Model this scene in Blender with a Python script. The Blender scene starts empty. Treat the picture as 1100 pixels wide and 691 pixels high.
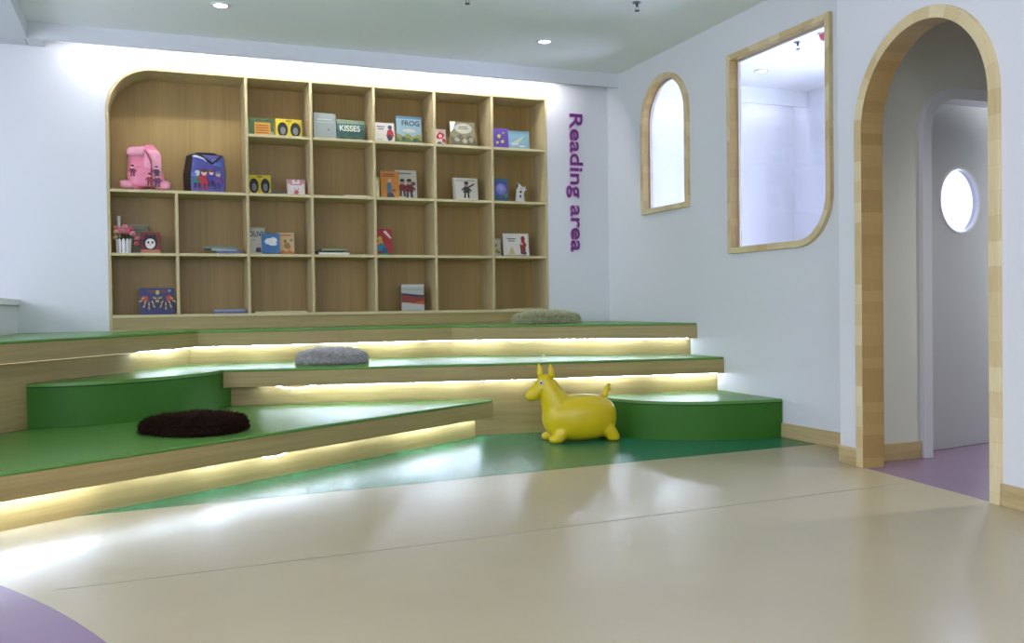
import bpy, bmesh, math, random
from mathutils import Vector, Matrix, noise
random.seed(7)
D = bpy.data
COL = bpy.context.scene.collection
PI = math.pi

# ------------------------------------------------------------------ materials
def lin(c):
    return tuple(((v/255)/12.92 if v/255 <= .04045 else ((v/255+.055)/1.055)**2.4) for v in c)+(1,)

def mat(name, rgb, rough=.5, spec=.5, bump=0, bscale=60, vary=0, vscale=8, metal=0, trans=0, emit=None, estr=0, sheen=0, coat=0):
    m = D.materials.new(name); m.use_nodes = True
    nt = m.node_tree; b = nt.nodes['Principled BSDF']
    b.inputs['Base Color'].default_value = lin(rgb)
    b.inputs['Roughness'].default_value = rough
    b.inputs['Specular IOR Level'].default_value = spec
    b.inputs['Metallic'].default_value = metal
    b.inputs['Transmission Weight'].default_value = trans
    b.inputs['Coat Weight'].default_value = coat
    b.inputs['Sheen Weight'].default_value = sheen
    if emit:
        b.inputs['Emission Color'].default_value = lin(emit); b.inputs['Emission Strength'].default_value = estr
    tc = nt.nodes.new('ShaderNodeTexCoord')
    if vary:
        n = nt.nodes.new('ShaderNodeTexNoise'); n.inputs['Scale'].default_value = vscale; n.inputs['Detail'].default_value = 4
        nt.links.new(tc.outputs['Object'], n.inputs['Vector'])
        mx = nt.nodes.new('ShaderNodeMix'); mx.data_type = 'RGBA'
        mx.inputs[6].default_value = lin([max(0, v*(1-vary)) for v in rgb]); mx.inputs[7].default_value = lin([min(255, v*(1+vary)) for v in rgb])
        nt.links.new(n.outputs['Fac'], mx.inputs[0]); nt.links.new(mx.outputs[2], b.inputs['Base Color'])
    if bump:
        n = nt.nodes.new('ShaderNodeTexNoise'); n.inputs['Scale'].default_value = bscale; n.inputs['Detail'].default_value = 3
        nt.links.new(tc.outputs['Object'], n.inputs['Vector'])
        bp = nt.nodes.new('ShaderNodeBump'); bp.inputs['Strength'].default_value = bump; bp.inputs['Distance'].default_value = .01
        nt.links.new(n.outputs['Fac'], bp.inputs['Height']); nt.links.new(bp.outputs['Normal'], b.inputs['Normal'])
    return m

def wood(name, c1, c2, scale, rough=.45, bands=None):
    """grain: noise stretched by a per-axis scale, plus faint broad bands"""
    m = D.materials.new(name); m.use_nodes = True
    nt = m.node_tree; b = nt.nodes['Principled BSDF']
    b.inputs['Roughness'].default_value = rough; b.inputs['Specular IOR Level'].default_value = .35
    g = nt.nodes.new('ShaderNodeNewGeometry'); mp = nt.nodes.new('ShaderNodeMapping'); mp.inputs['Scale'].default_value = scale
    nt.links.new(g.outputs['Position'], mp.inputs['Vector'])
    n = nt.nodes.new('ShaderNodeTexNoise'); n.inputs['Scale'].default_value = 1; n.inputs['Detail'].default_value = 7; n.inputs['Roughness'].default_value = .62; n.inputs['Distortion'].default_value = .35
    nt.links.new(mp.outputs['Vector'], n.inputs['Vector'])
    mp2 = nt.nodes.new('ShaderNodeMapping'); mp2.inputs['Scale'].default_value = [s*.18 for s in scale]
    nt.links.new(g.outputs['Position'], mp2.inputs['Vector'])
    n2 = nt.nodes.new('ShaderNodeTexNoise'); n2.inputs['Scale'].default_value = 1; n2.inputs['Detail'].default_value = 2
    nt.links.new(mp2.outputs['Vector'], n2.inputs['Vector'])
    mm = nt.nodes.new('ShaderNodeMath'); mm.operation = 'ADD'
    nt.links.new(n.outputs['Fac'], mm.inputs[0]); nt.links.new(n2.outputs['Fac'], mm.inputs[1])
    r = nt.nodes.new('ShaderNodeValToRGB'); r.color_ramp.elements[0].position = .36; r.color_ramp.elements[1].position = .64
    m3 = nt.nodes.new('ShaderNodeMath'); m3.operation = 'MULTIPLY'; m3.inputs[1].default_value = .5
    nt.links.new(mm.outputs[0], m3.inputs[0]); nt.links.new(m3.outputs[0], r.inputs['Fac'])
    r.color_ramp.elements[0].color = lin(c1); r.color_ramp.elements[1].color = lin(c2)
    nt.links.new(r.outputs['Color'], b.inputs['Base Color'])
    bp = nt.nodes.new('ShaderNodeBump'); bp.inputs['Strength'].default_value = .06; bp.inputs['Distance'].default_value = .004
    nt.links.new(n.outputs['Fac'], bp.inputs['Height']); nt.links.new(bp.outputs['Normal'], b.inputs['Normal'])
    return m

def finger_wood(name, c1, c2, length=.24, row=.05):
    """glued strips of wood, laid out on the UV map (u along the frame, v across)"""
    m = D.materials.new(name); m.use_nodes = True
    nt = m.node_tree; b = nt.nodes['Principled BSDF']; b.inputs['Roughness'].default_value = .42
    uv = nt.nodes.new('ShaderNodeUVMap')
    br = nt.nodes.new('ShaderNodeTexBrick'); br.offset = .5
    for k, v in (('Scale', 1), ('Mortar Size', .0006), ('Mortar Smooth', .3), ('Brick Width', length), ('Row Height', row), ('Bias', 0)):
        br.inputs[k].default_value = v
    br.inputs['Color1'].default_value = lin(c1); br.inputs['Color2'].default_value = lin(c2)
    br.inputs['Mortar'].default_value = lin([v*.82 for v in c1])
    nt.links.new(uv.outputs['UV'], br.inputs['Vector'])
    mp = nt.nodes.new('ShaderNodeMapping'); mp.inputs['Scale'].default_value = (9, 140, 1)
    nt.links.new(uv.outputs['UV'], mp.inputs['Vector'])
    n = nt.nodes.new('ShaderNodeTexNoise'); n.inputs['Scale'].default_value = 1; n.inputs['Detail'].default_value = 5
    nt.links.new(mp.outputs['Vector'], n.inputs['Vector'])
    hs = nt.nodes.new('ShaderNodeHueSaturation')
    mr = nt.nodes.new('ShaderNodeMapRange'); mr.inputs[3].default_value = .82; mr.inputs[4].default_value = 1.15
    nt.links.new(n.outputs['Fac'], mr.inputs[0]); nt.links.new(mr.outputs[0], hs.inputs['Value'])
    nt.links.new(br.outputs['Color'], hs.inputs['Color']); nt.links.new(hs.outputs['Color'], b.inputs['Base Color'])
    return m

def glass_mat(name, refl=.08, tint=(235, 238, 250)):
    m = D.materials.new(name); m.use_nodes = True; nt = m.node_tree
    nt.nodes.clear(); o = nt.nodes.new('ShaderNodeOutputMaterial'); mx = nt.nodes.new('ShaderNodeMixShader')
    t = nt.nodes.new('ShaderNodeBsdfTransparent'); t.inputs[0].default_value = lin(tint)
    g = nt.nodes.new('ShaderNodeBsdfGlossy'); g.inputs['Roughness'].default_value = .02
    mx.inputs[0].default_value = refl
    nt.links.new(t.outputs[0], mx.inputs[1]); nt.links.new(g.outputs[0], mx.inputs[2]); nt.links.new(mx.outputs[0], o.inputs[0])
    return m

def emit_mat(name, rgb, s):
    m = D.materials.new(name); m.use_nodes = True; nt = m.node_tree
    nt.nodes.clear(); o = nt.nodes.new('ShaderNodeOutputMaterial'); e = nt.nodes.new('ShaderNodeEmission')
    e.inputs[0].default_value = lin(rgb); e.inputs[1].default_value = s; nt.links.new(e.outputs[0], o.inputs[0])
    return m

def floor_mat(name, rgb, rough=.2, vary=.03):
    m = mat(name, rgb, rough, .5, 0, 0, vary, 2.2)
    nt = m.node_tree; b = nt.nodes['Principled BSDF']
    tc = nt.nodes.new('ShaderNodeTexCoord')
    # faint broad waviness of rolled vinyl plus a fine emboss
    n = nt.nodes.new('ShaderNodeTexNoise'); n.inputs['Scale'].default_value = 3.2; n.inputs['Detail'].default_value = 2
    n2 = nt.nodes.new('ShaderNodeTexNoise'); n2.inputs['Scale'].default_value = 240; n2.inputs['Detail'].default_value = 1
    b1 = nt.nodes.new('ShaderNodeBump'); b1.inputs['Strength'].default_value = .25; b1.inputs['Distance'].default_value = .004
    b2 = nt.nodes.new('ShaderNodeBump'); b2.inputs['Strength'].default_value = .05; b2.inputs['Distance'].default_value = .0004
    for q in (n, n2): nt.links.new(tc.outputs['Object'], q.inputs['Vector'])
    nt.links.new(n.outputs['Fac'], b1.inputs['Height']); nt.links.new(n2.outputs['Fac'], b2.inputs['Height'])
    nt.links.new(b1.outputs['Normal'], b2.inputs['Normal']); nt.links.new(b2.outputs['Normal'], b.inputs['Normal'])
    return m

WALL = mat('wall_paint', (214, 215, 216), .62, .3, .04, 180)
WALL2 = mat('alcove_paint', (208, 209, 194), .7, .25, .04, 180)
CEIL = mat('ceiling_paint', (236, 238, 236), .8, .2)
FASC = mat('cove_paint', (206, 208, 210), .7, .2)
FLOOR = floor_mat('beige_vinyl', (182, 170, 138), .26)
FGREEN = floor_mat('green_vinyl', (42, 118, 80), .27)
FPURP = floor_mat('purple_vinyl', (134, 110, 134), .26)
SEAM = mat('vinyl_seam', (140, 132, 108), .5)
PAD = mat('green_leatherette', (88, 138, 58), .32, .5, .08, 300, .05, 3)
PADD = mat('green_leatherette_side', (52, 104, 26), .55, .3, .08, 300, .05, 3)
WSTEP = wood('step_laminate', (144, 125, 78), (168, 148, 98), (2.2, 2.2, 75))
WSHELF = wood('shelf_laminate', (178, 160, 116), (196, 180, 138), (60, 60, 2.0))
WBACK = wood('shelf_back_laminate', (150, 124, 72), (174, 146, 90), (34, 12, .8))
WEDGE = wood('shelf_edge_laminate', (186, 172, 126), (204, 190, 146), (3, 60, 60))
WFRAME = finger_wood('glued_pine', (220, 204, 160), (198, 174, 124), .11, .066)
WFRAME2 = finger_wood('glued_pine_reveal', (174, 146, 92), (158, 130, 78), .06, .25)
WBASE = wood('baseboard_wood', (168, 146, 100), (196, 176, 128), (3, 3, 80))
WHITE = mat('white_lacquer', (208, 210, 210), .4, .4)
DOORM = mat('door_laminate', (192, 194, 194), .45, .4, .03, 200)
GLASS = glass_mat('clear_glass', .05)
LEDM = emit_mat('led_strip_light', (212, 230, 255), 34)
_nt = LEDM.node_tree; _e = [n for n in _nt.nodes if n.type == 'EMISSION'][0]
_g = _nt.nodes.new('ShaderNodeNewGeometry'); _n = _nt.nodes.new('ShaderNodeTexNoise'); _n.inputs['Scale'].default_value = 3.1; _n.inputs['Detail'].default_value = 1.5
_r = _nt.nodes.new('ShaderNodeMapRange'); _r.inputs[1].default_value = .36; _r.inputs[2].default_value = .66; _r.inputs[3].default_value = 44; _r.inputs[4].default_value = 150
_nt.links.new(_g.outputs['Position'], _n.inputs['Vector']); _nt.links.new(_n.outputs['Fac'], _r.inputs[0]); _nt.links.new(_r.outputs[0], _e.inputs[1])
DIMLED = emit_mat('dim_led_strip_light', (250, 236, 190), 1.6)
COVEM = emit_mat('cove_led_light', (246, 247, 255), 90)
LAMPM = emit_mat('downlight_lens', (248, 250, 255), 14)
METAL = mat('brushed_metal', (150, 152, 156), .35, .5, metal=.9)
DARKM = mat('dark_metal', (70, 72, 76), .4, .5, metal=.6)
YEL = mat('yellow_rubber', (208, 182, 16), .36, .5, .05, 220)
PURP = mat('purple_acrylic', (96, 32, 104), .35)
MAG = mat('magenta_acrylic_edge', (224, 168, 214), .5)
_c = {}
def flat(rgb, rough=.5):
    k = (tuple(rgb), rough)
    if k not in _c:
        _c[k] = mat('paint_%d_%d_%d' % tuple(rgb), rgb, rough)
    return _c[k]

# ------------------------------------------------------------------ helpers
def tag(o, label=None, cat=None, group=None, kind=None):
    if label: o['label'] = label
    if cat: o['category'] = cat
    if group: o['group'] = group
    if kind: o['kind'] = kind
    return o

def empty(name, loc, label=None, cat=None, group=None, rz=0):
    o = D.objects.new(name, None); COL.objects.link(o); o.location = loc; o.rotation_euler = (0, 0, rz); o.empty_display_size = .1
    return tag(o, label, cat, group)

def link(name, me, m, parent=None, smooth=False, world=True):
    """world=True: mesh was written in world coordinates"""
    o = D.objects.new(name, me); COL.objects.link(o)
    for k in (m if isinstance(m, (list, tuple)) else [m]): me.materials.append(k)
    if parent is not None:
        o.parent = parent
        if world:
            me.transform(MW(parent).inverted())
    if smooth:
        for p in me.polygons: p.use_smooth = True
    return o

def MW(o):
    m = Matrix.Translation(o.location) @ o.rotation_euler.to_matrix().to_4x4()
    return MW(o.parent) @ m if o.parent else m

def mesh_of(bm, name='m'):
    bmesh.ops.recalc_face_normals(bm, faces=bm.faces)
    me = D.meshes.new(name); bm.to_mesh(me); bm.free(); return me

def bev(o, w=.004, seg=2, ang=35):
    b = o.modifiers.new('bevel', 'BEVEL'); b.width = w; b.segments = seg; b.limit_method = 'ANGLE'; b.angle_limit = math.radians(ang)
    return o

def prism_bm(bm, pts, z0, z1):
    lo = [bm.verts.new((p[0], p[1], z0)) for p in pts]; hi = [bm.verts.new((p[0], p[1], z1)) for p in pts]
    n = len(pts)
    bm.faces.new(lo); bm.faces.new(hi)
    for i in range(n): bm.faces.new((lo[i], lo[(i+1) % n], hi[(i+1) % n], hi[i]))

def prism(name, pts, z0, z1, m, parent=None, **k):
    bm = bmesh.new(); prism_bm(bm, pts, z0, z1); bm.normal_update()
    bmesh.ops.triangulate(bm, faces=[f for f in bm.faces if len(f.verts) > 4])
    return link(name, mesh_of(bm, name), m, parent, **k)

def box_bm(bm, x0, x1, y0, y1, z0, z1):
    prism_bm(bm, [(x0, y0), (x1, y0), (x1, y1), (x0, y1)], z0, z1)

def box(name, x0, x1, y0, y1, z0, z1, m, parent=None, b=0, **k):
    bm = bmesh.new(); box_bm(bm, x0, x1, y0, y1, z0, z1)
    o = link(name, mesh_of(bm, name), m, parent, **k)
    if b: bev(o, b)
    return o

def curve_mesh(loops, depth, offset=0, bevel=0):
    """flat plate with holes in its own xy plane, z from 0 to depth"""
    cu = D.curves.new('c', 'CURVE'); cu.dimensions = '2D'; cu.fill_mode = 'BOTH'; cu.extrude = depth/2; cu.offset = offset
    for L in loops:
        sp = cu.splines.new('POLY'); sp.points.add(len(L)-1)
        for i, p in enumerate(L): sp.points[i].co = (p[0], p[1], 0, 1)
        sp.use_cyclic_u = True
    o = D.objects.new('c', cu); COL.objects.link(o)
    dg = bpy.context.evaluated_depsgraph_get(); me = D.meshes.new_from_object(o.evaluated_get(dg))
    D.objects.remove(o); D.curves.remove(cu)
    me.transform(Matrix.Translation((0, 0, depth/2)))
    return me

def frame_mat(origin, u, v):
    u = Vector(u).normalized(); v = Vector(v).normalized(); w = u.cross(v)
    M = Matrix.Identity(4)
    for i in range(3): M[i][0] = u[i]; M[i][1] = v[i]; M[i][2] = w[i]; M[i][3] = origin[i]
    return M

def plate(name, loops, depth, origin, u, v, m, parent=None, **k):
    me = curve_mesh(loops, depth); me.name = name; me.transform(frame_mat(origin, u, v))
    return link(name, me, m, parent, **k)

def text_mesh(s, size, depth, offset=0, align='LEFT', spacing=1):
    cu = D.curves.new('t', 'FONT'); cu.body = s; cu.size = size; cu.extrude = depth/2; cu.offset = offset; cu.align_x = align; cu.resolution_u = 6; cu.space_character = spacing
    o = D.objects.new('t', cu); COL.objects.link(o)
    dg = bpy.context.evaluated_depsgraph_get(); me = D.meshes.new_from_object(o.evaluated_get(dg))
    D.objects.remove(o); D.curves.remove(cu)
    me.transform(Matrix.Translation((0, 0, depth/2)))
    return me

def arcpts(cx, cy, r, a0, a1, n):
    return [(cx+r*math.cos(math.radians(a0+(a1-a0)*i/n)), cy+r*math.sin(math.radians(a0+(a1-a0)*i/n))) for i in range(n+1)]

def ring(name, outer, inner, depth, origin, u, v, m, parent, closed=True, m2=None):
    """frame: outer/inner loops in (u,v), thickness along w=u x v; UV runs along the frame"""
    M = frame_mat(origin, u, v); bm = bmesh.new(); uvl = bm.loops.layers.uv.new('UVMap')
    n = len(outer)
    def vv(p, d): return bm.verts.new(M @ Vector((p[0], p[1], d)))
    of = [vv(p, 0) for p in outer]; inf = [vv(p, 0) for p in inner]; ob = [vv(p, depth) for p in outer]; ib = [vv(p, depth) for p in inner]
    L = [0]
    for i in range(n if closed else n-1):
        a, b = inner[i], inner[(i+1) % n]; a2, b2 = outer[i], outer[(i+1) % n]
        L.append(L[-1]+.5*(math.dist(a, b)+math.dist(a2, b2)))
    for i in range(n if closed else n-1):
        j = (i+1) % n; w = math.dist(outer[i], inner[i])
        for quad, vs, mi in (((of[i], of[j], inf[j], inf[i]), (0, 0, w*.98, w*.98), 0), ((ob[i], ob[j], ib[j], ib[i]), (0, 0, w*.98, w*.98), 0),
                        ((of[i], of[j], ob[j], ob[i]), (0, 0, depth, depth), 0), ((inf[i], inf[j], ib[j], ib[i]), (0.11, 0.11, .11+depth, .11+depth), 1)):
            f = bm.faces.new(quad); f.material_index = mi if m2 else 0
            us = (L[i], L[i+1], L[i+1], L[i])
            for lp, uu, v2 in zip(f.loops, us, vs): lp[uvl].uv = (uu+(.13 if mi else 0), v2)
    if not closed:
        for k in (0, n-1): bm.faces.new((of[k], inf[k], ib[k], ob[k]))
    o = link(name, mesh_of(bm, name), [m]+([m2] if m2 else []), parent)
    return bev(o, .003, 2, 40)

def offs(line, d):
    """offset an open polyline to its left by d"""
    out = []
    for i, p in enumerate(line):
        ns = []
        for a, b in ((i-1, i), (i, i+1)):
            if a >= 0 and b < len(line):
                t = (Vector(line[b])-Vector(line[a])).normalized(); ns.append(Vector((-t.y, t.x)))
        n = sum(ns, Vector((0, 0))); n /= max(n.length_squared/len(ns), 1e-6) if len(ns) > 1 else 1
        if len(ns) > 1: n = (ns[0]+ns[1]).normalized(); n = n/max(.3, n.dot(ns[0]))
        out.append((p[0]+n.x*d, p[1]+n.y*d))
    return out

def tube_bm(bm, pts, r, seg=8, caps=True):
    rings = []
    for i, p in enumerate(pts):
        p = Vector(p); a = Vector(pts[max(0, i-1)]); b = Vector(pts[min(len(pts)-1, i+1)]); t = (b-a).normalized()
        s = t.cross(Vector((0, 0, 1)));
        if s.length < .01: s = t.cross(Vector((0, 1, 0)))
        s.normalize(); q = s.cross(t); rr = r[i] if isinstance(r, (list, tuple)) else r
        rings.append([bm.verts.new(p+s*rr*math.cos(2*PI*k/seg)+q*rr*math.sin(2*PI*k/seg)) for k in range(seg)])
    for i in range(len(rings)-1):
        for k in range(seg): bm.faces.new((rings[i][k], rings[i][(k+1) % seg], rings[i+1][(k+1) % seg], rings[i+1][k]))
    if caps: bm.faces.new(rings[0]); bm.faces.new(rings[-1][::-1])

def lathe_bm(bm, prof, c, seg=24):
    rings = [[bm.verts.new((c[0]+r*math.cos(2*PI*k/seg), c[1]+r*math.sin(2*PI*k/seg), c[2]+z)) for k in range(seg)] for r, z in prof]
    for i in range(len(rings)-1):
        for k in range(seg): bm.faces.new((rings[i][k], rings[i][(k+1) % seg], rings[i+1][(k+1) % seg], rings[i+1][k]))
    bm.faces.new(rings[0]); bm.faces.new(rings[-1][::-1])

def tube(name, pts, r, m, parent=None, seg=8, **k):
    bm = bmesh.new(); tube_bm(bm, pts, r, seg); return link(name, mesh_of(bm, name), m, parent, smooth=True, **k)

def lathe(name, prof, c, m, parent=None, seg=24, **k):
    bm = bmesh.new(); lathe_bm(bm, prof, c, seg); return link(name, mesh_of(bm, name), m, parent, smooth=True, **k)

# ------------------------------------------------------------------ room constants (metres; back wall along x, camera at the origin)
YB = 7.493; XW = 3.93; ZC = 2.945; XL = -2.6; YR = -3.2
SX0, SX1, ZS0, ZS1 = -.265, 3.325, .752, 2.738          # bookcase niche
A = Vector((3.571, 3.889)); Dp = Vector((3.45, 2.946)); ad = (A-Dp).normalized(); an = Vector((ad.y, -ad.x))   # arch wall: along ad, an points into the alcove
def AP(s, t=0): p = Dp+ad*s+an*t; return (p.x, p.y)

# floor
pe = AP(-6.4); pl = AP(1.18)
prism('floor', [(XL, YR), (7.2, YR), (7.2, 7.9), (XL, 7.9)], -.1, 0, FLOOR)['kind'] = 'structure'
prism('floor.001', [(-.34, 4.46), (.07, 4.487), (.9, 4.52), (2.0, 4.59), (3.93, 4.69), (3.93, 6.2), (2.0, 6.2), (0, 5.0)], 0, .0012, FGREEN)['kind'] = 'structure'
cc = (-4.002, 1.282); cr = 4.1386
prism('floor.002', [p for p in arcpts(cc[0], cc[1], cr, 33, -64, 60) if p[0] > XL and p[1] > YR] + [(XL, YR+.0), (XL, 3.0)], 0, .0012, FPURP)['kind'] = 'structure'
prism('floor.003', [AP(-.9, .012), AP(1.1, .012), (4.0, 4.15), (6.4, 5.0), (6.4, 1.6), (3.4, 1.6)], 0, .0014, FPURP)['kind'] = 'structure'
prism('trim_1', [(-.30, 3.303), (1.12, 3.358), (3.46, 3.497), (3.46, 3.503), (1.12, 3.364), (-.30, 3.309)], 0, .0006, SEAM)['kind'] = 'structure'

# back wall with the bookcase niche (rounded top-left corner)
R = .335
hole = [(SX0, 0), (SX1, 0), (SX1, ZS1)] + arcpts(SX0+R, ZS1-R, R, 90, 180, 14)
o = plate('wall_back', [[(XL, -.05), (XL, 3.3), (7.2, 3.3), (7.2, -.05), (SX1, -.05)] + hole[2:] + [(SX0, -.05)]], .1, (0, YB+.1, 0), (1, 0, 0), (0, 0, 1), WALL); o['kind'] = 'structure'
box('wall_niche', SX0-.1, SX1+.1, YB+.4, YB+.45, 0, 3.0, WALL)['kind'] = 'structure'

# right wall with the two interior windows
W1 = dict(y0=6.856, y1=6.130, z0=1.653, zs=2.405, r=.363)
def w1_outline(i):     # local u = -y direction from y0, v = z
    w = .726; r = .363-i
    return [(i, 1.653+i), (w-i, 1.653+i)] + arcpts(.363, 2.405, r, 0, 180, 24)
def w2_outline(i):
    w = 1.075; z0, z1 = 1.254, 2.676; r = .32
    return [(i, z1-i), (i, z0+i)] + arcpts(w-r, z0+r, r-i, -90, 0, 14) + [(w-i, z1-i)]
def shift(L, d): return [(p[0]+d, p[1]) for p in L]
U = (0, -1, 0); V = (0, 0, 1)     # w = u x v = (-1,0,0): towards the room
# wall plate spans y from 7.6 to 4.05; u measured from y=7.6
o = plate('wall_right', [[(0, -.05), (3.55, -.05), (3.55, 3.3), (0, 3.3)], shift(w1_outline(.006), 7.6-6.856), shift(w2_outline(.006), 7.6-5.605)], .1, (XW+.1, 7.6, 0), U, V, WALL); o['kind'] = 'structure'

def window(n, fn, y0, protr=.03, dep=.095):
    w = empty('window_%d' % n, (XW, y0-.4, 1.6)); w['kind'] = 'structure'
    f = ring('window_frame', fn(0), fn(.042), dep, (XW+dep-protr, y0, 0), U, V, WFRAME, w, True, WFRAME2)
    g = plate('pane', [fn(.04)], .008, (XW+.058, y0, 0), U, V, GLASS, w)
    # thin white bead that holds the pane
    ring('glazing_bead', fn(.041), fn(.054), .01, (XW+.05, y0, 0), U, V, WHITE, w, True)
    return w
window(1, w1_outline, 6.856); window(2, w2_outline, 5.605)

# arch wall: a plate in the plane ad/z with the arched opening; w = towards the room
ro, ri, zs, sc_ = .513, .453, 1.80, .4995
def arch_line(r, n=40): return [(sc_-r, 0)] + arcpts(sc_, zs, r, 180, 0, n) + [(sc_+r, 0)]
Ua = (ad.x, ad.y, 0)
# along +ad with v=z, w = u x v = (ad.y,-ad.x,0) = an : into the alcove
lo = arch_line(ro-.008)
o = plate('wall_arch', [[(-6.3, -.05), (lo[0][0], -.05)] + lo[1:-1] + [(lo[-1][0], -.05), (1.18, -.05), (1.18, 3.3), (-6.3, 3.3)]], .105, (AP(0, .004)[0], AP(0, .004)[1], 0), Ua, (0, 0, 1), WALL); o['kind'] = 'structure'
# return block between the arch wall and the window wall
prism('wall_pier', [AP(1.178, .005), AP(1.095, .108), (3.72, 4.03), (4.03, 4.05), (3.932, 4.16)], 0, 3.3, WALL)['kind'] = 'structure'
af = empty('door_1', (AP(.5)[0], AP(.5)[1], 0)); af['kind'] = 'structure'
ring('arch_casing', arch_line(ro), arch_line(ri), .135, (AP(0, -.014)[0], AP(0, -.014)[1], 0), Ua, (0, 0, 1), WFRAME, af, False, WFRAME2)

# alcove behind the arch: far wall with a doorway, end walls
DX0, DX1 = 4.16, 5.06
def dline(i, z=0): r = .2; return [(DX0-i, z)] + arcpts(DX0+r, 2.055-r, r+i, 180, 90, 12) + arcpts(DX1-r, 2.055-r, r+i, 90, 0, 12) + [(DX1+i, z)]
L = dline(.03)
plate('wall_alcove', [[(3.66, -.05), (DX0-.03, -.05)] + L[1:-1] + [(DX1+.03, -.05), (7.2, -.05), (7.2, 3.3), (3.66, 3.3)]], .1, (0, 4.12, 0), (1, 0, 0), (0, 0, 1), WALL2)['kind'] = 'structure'
box('wall_alcove_end', 6.4, 6.5, -1, 4.1, 0, 3.3, WALL2)['kind'] = 'structure'
box('wall_alcove_near', 3.25, 6.5, .9, 1.0, 0, 3.3, WALL2)['kind'] = 'structure'
d2 = empty('door_2', (4.6, 4.06, 0)); d2['kind'] = 'structure'
ring('door_frame', dline(.068), dline(0), .13, (0, 4.12, 0), (1, 0, 0), (0, 0, 1), WHITE, d2, False)
# leaf swung slightly away, hinged at the left; round vision panel
an2 = math.radians(9); ud = (math.cos(an2), math.sin(an2), 0)
def circ(cx, cz, r, n=40): return [(cx+r*math.cos(2*PI*i/n), cz+r*math.sin(2*PI*i/n)) for i in range(n)]
leafL = [(-.03, .005), (-.03, 2.13), (.93, 2.13), (.93, .005)]
hx, hy = 4.165, 4.138
dl_ = plate('door_leaf', [leafL, circ(.452, 1.505, .198)], .04, (hx-math.sin(an2)*.04, hy+math.cos(an2)*.04, 0), ud, (0, 0, 1), DOORM, d2)
ring('porthole_ring', circ(.452, 1.505, .206), circ(.452, 1.505, .19), .05, (hx-math.sin(an2)*.045, hy+math.cos(an2)*.045, 0), ud, (0, 0, 1), WHITE, dl_)
plate('porthole_pane', [circ(.452, 1.505, .192)], .006, (hx-math.sin(an2)*.023, hy+math.cos(an2)*.023, 0), ud, (0, 0, 1), GLASS, dl_)

# baseboards
def bboard(name, pts, h=.098, t=.014):
    pp = pts+offs(pts, t)[::-1]
    o = prism(name, pp, 0, h, WBASE); o['kind'] = 'structure'; bev(o, .004); return o
bboard('baseboard_right', [(XW, 4.1), (XW, 5.09)])
bboard('baseboard_arch_left', [AP(1.014, .004), AP(1.18, .004)])
bboard('baseboard_arch_right', [AP(-6.0, .004), AP(-.016, .004)])
bboard('baseboard_alcove', [(DX0-.07, 4.02), (3.71, 4.02)][::-1], .098, -.014)
bboard('baseboard_alcove_right', [(DX1+.07, 4.02), (6.4, 4.02)], .098, -.014)

# ceiling, cove fascia, soffit over the left windows
YF = 7.272
prism('ceiling', [(-.75, YR), (7.2, YR), (7.2, YF), (-.75, YF)], ZC, ZC+.1, CEIL)['kind'] = 'structure'
box('ceiling_cove', XL, 7.2, YF-.1, 7.9, 3.2, 3.3, CEIL)['kind'] = 'structure'
box('trim_2', -.75, XW, YF, YF+.02, 2.827, 3.22, FASC)['kind'] = 'structure'
box('trim_3', XW+.1, 5.999, YF, YF+.02, 2.79, 3.22, CEIL)['kind'] = 'structure'
box('trim_4', -.77, -.75, YR, YF+.02, 2.827, 3.22, FASC)['kind'] = 'structure'
box('trim_5', -.76, -.66, YF+.021, YB-.002, 2.83, 2.85, WHITE)['kind'] = 'structure'
box('ceiling_soffit', XL, -.77, YR, YB, 2.83, 2.93, FASC)['kind'] = 'structure'

# left wall with tall daylight windows, rear wall with a wide one (both outside the frame)
def wall_with_windows(name, length, rects, origin, u):
    plate(name, [[(0, -.05), (length, -.05), (length, 3.3), (0, 3.3)]] + [[(a, c), (b, c), (b, d), (a, d)] for a, b, c, d in rects], .12, origin, u, (0, 0, 1), WALL)['kind'] = 'structure'
LW = [(.6, 2.2, .95, 2.5), (2.9, 4.5, .95, 2.5), (5.2, 6.8, .95, 2.5), (8.0, 9.6, 1.15, 2.5)]
wall_with_windows('wall_left', YB-YR+.1, LW, (XL-.12, YR, 0), (0, 1, 0))
RW = [(.5, 2.3, .9, 2.6), (2.9, 4.9, .9, 2.6)]
wall_with_windows('wall_rear', 6.2, RW, (XL, YR, 0), (1, 0, 0))
def win_frame(n, a, b, c, d, origin, u, mull=True):
    w = empty('window_%d' % n, (origin[0]+u[0]*a, origin[1]+u[1]*a, c)); w['kind'] = 'structure'
    ring('window_frame', [(a, c), (b, c), (b, d), (a, d)], [(a+.05, c+.05), (b-.05, c+.05), (b-.05, d-.05), (a+.05, d-.05)], .14, origin, u, (0, 0, 1), WHITE, w)
    m_ = (a+b)/2
    if mull: plate('mullion', [[(m_-.02, c+.04), (m_+.02, c+.04), (m_+.02, d-.04), (m_-.02, d-.04)]], .05, origin, u, (0, 0, 1), WHITE, w)
    plate('pane', [[(a+.04, c+.04), (b-.04, c+.04), (b-.04, d-.04), (a+.04, d-.04)]], .006, origin, u, (0, 0, 1), GLASS, w)
k = 3
for r_ in LW: win_frame(k, *r_, (XL-.13, YR, 0), (0, 1, 0)); k += 1
for r_ in RW: win_frame(k, *r_, (XL, YR, 0), (1, 0, 0)); k += 1

# neighbouring room seen through the interior windows: right wall with a window added to brighten it
R2 = 6.0
plate('wall_next_room', [[(0, -.05), (3.5, -.05), (3.5, 3.3), (0, 3.3)], [(.25, .9), (2.25, .9), (2.25, 2.5), (.25, 2.5)]], .12, (R2, 4.1, 0), (0, 1, 0), (0, 0, 1), WALL)['kind'] = 'structure'
win_frame(k, .25, 2.25, .9, 2.5, (R2-.01, 4.1, 0), (0, 1, 0), False); k += 1

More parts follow.
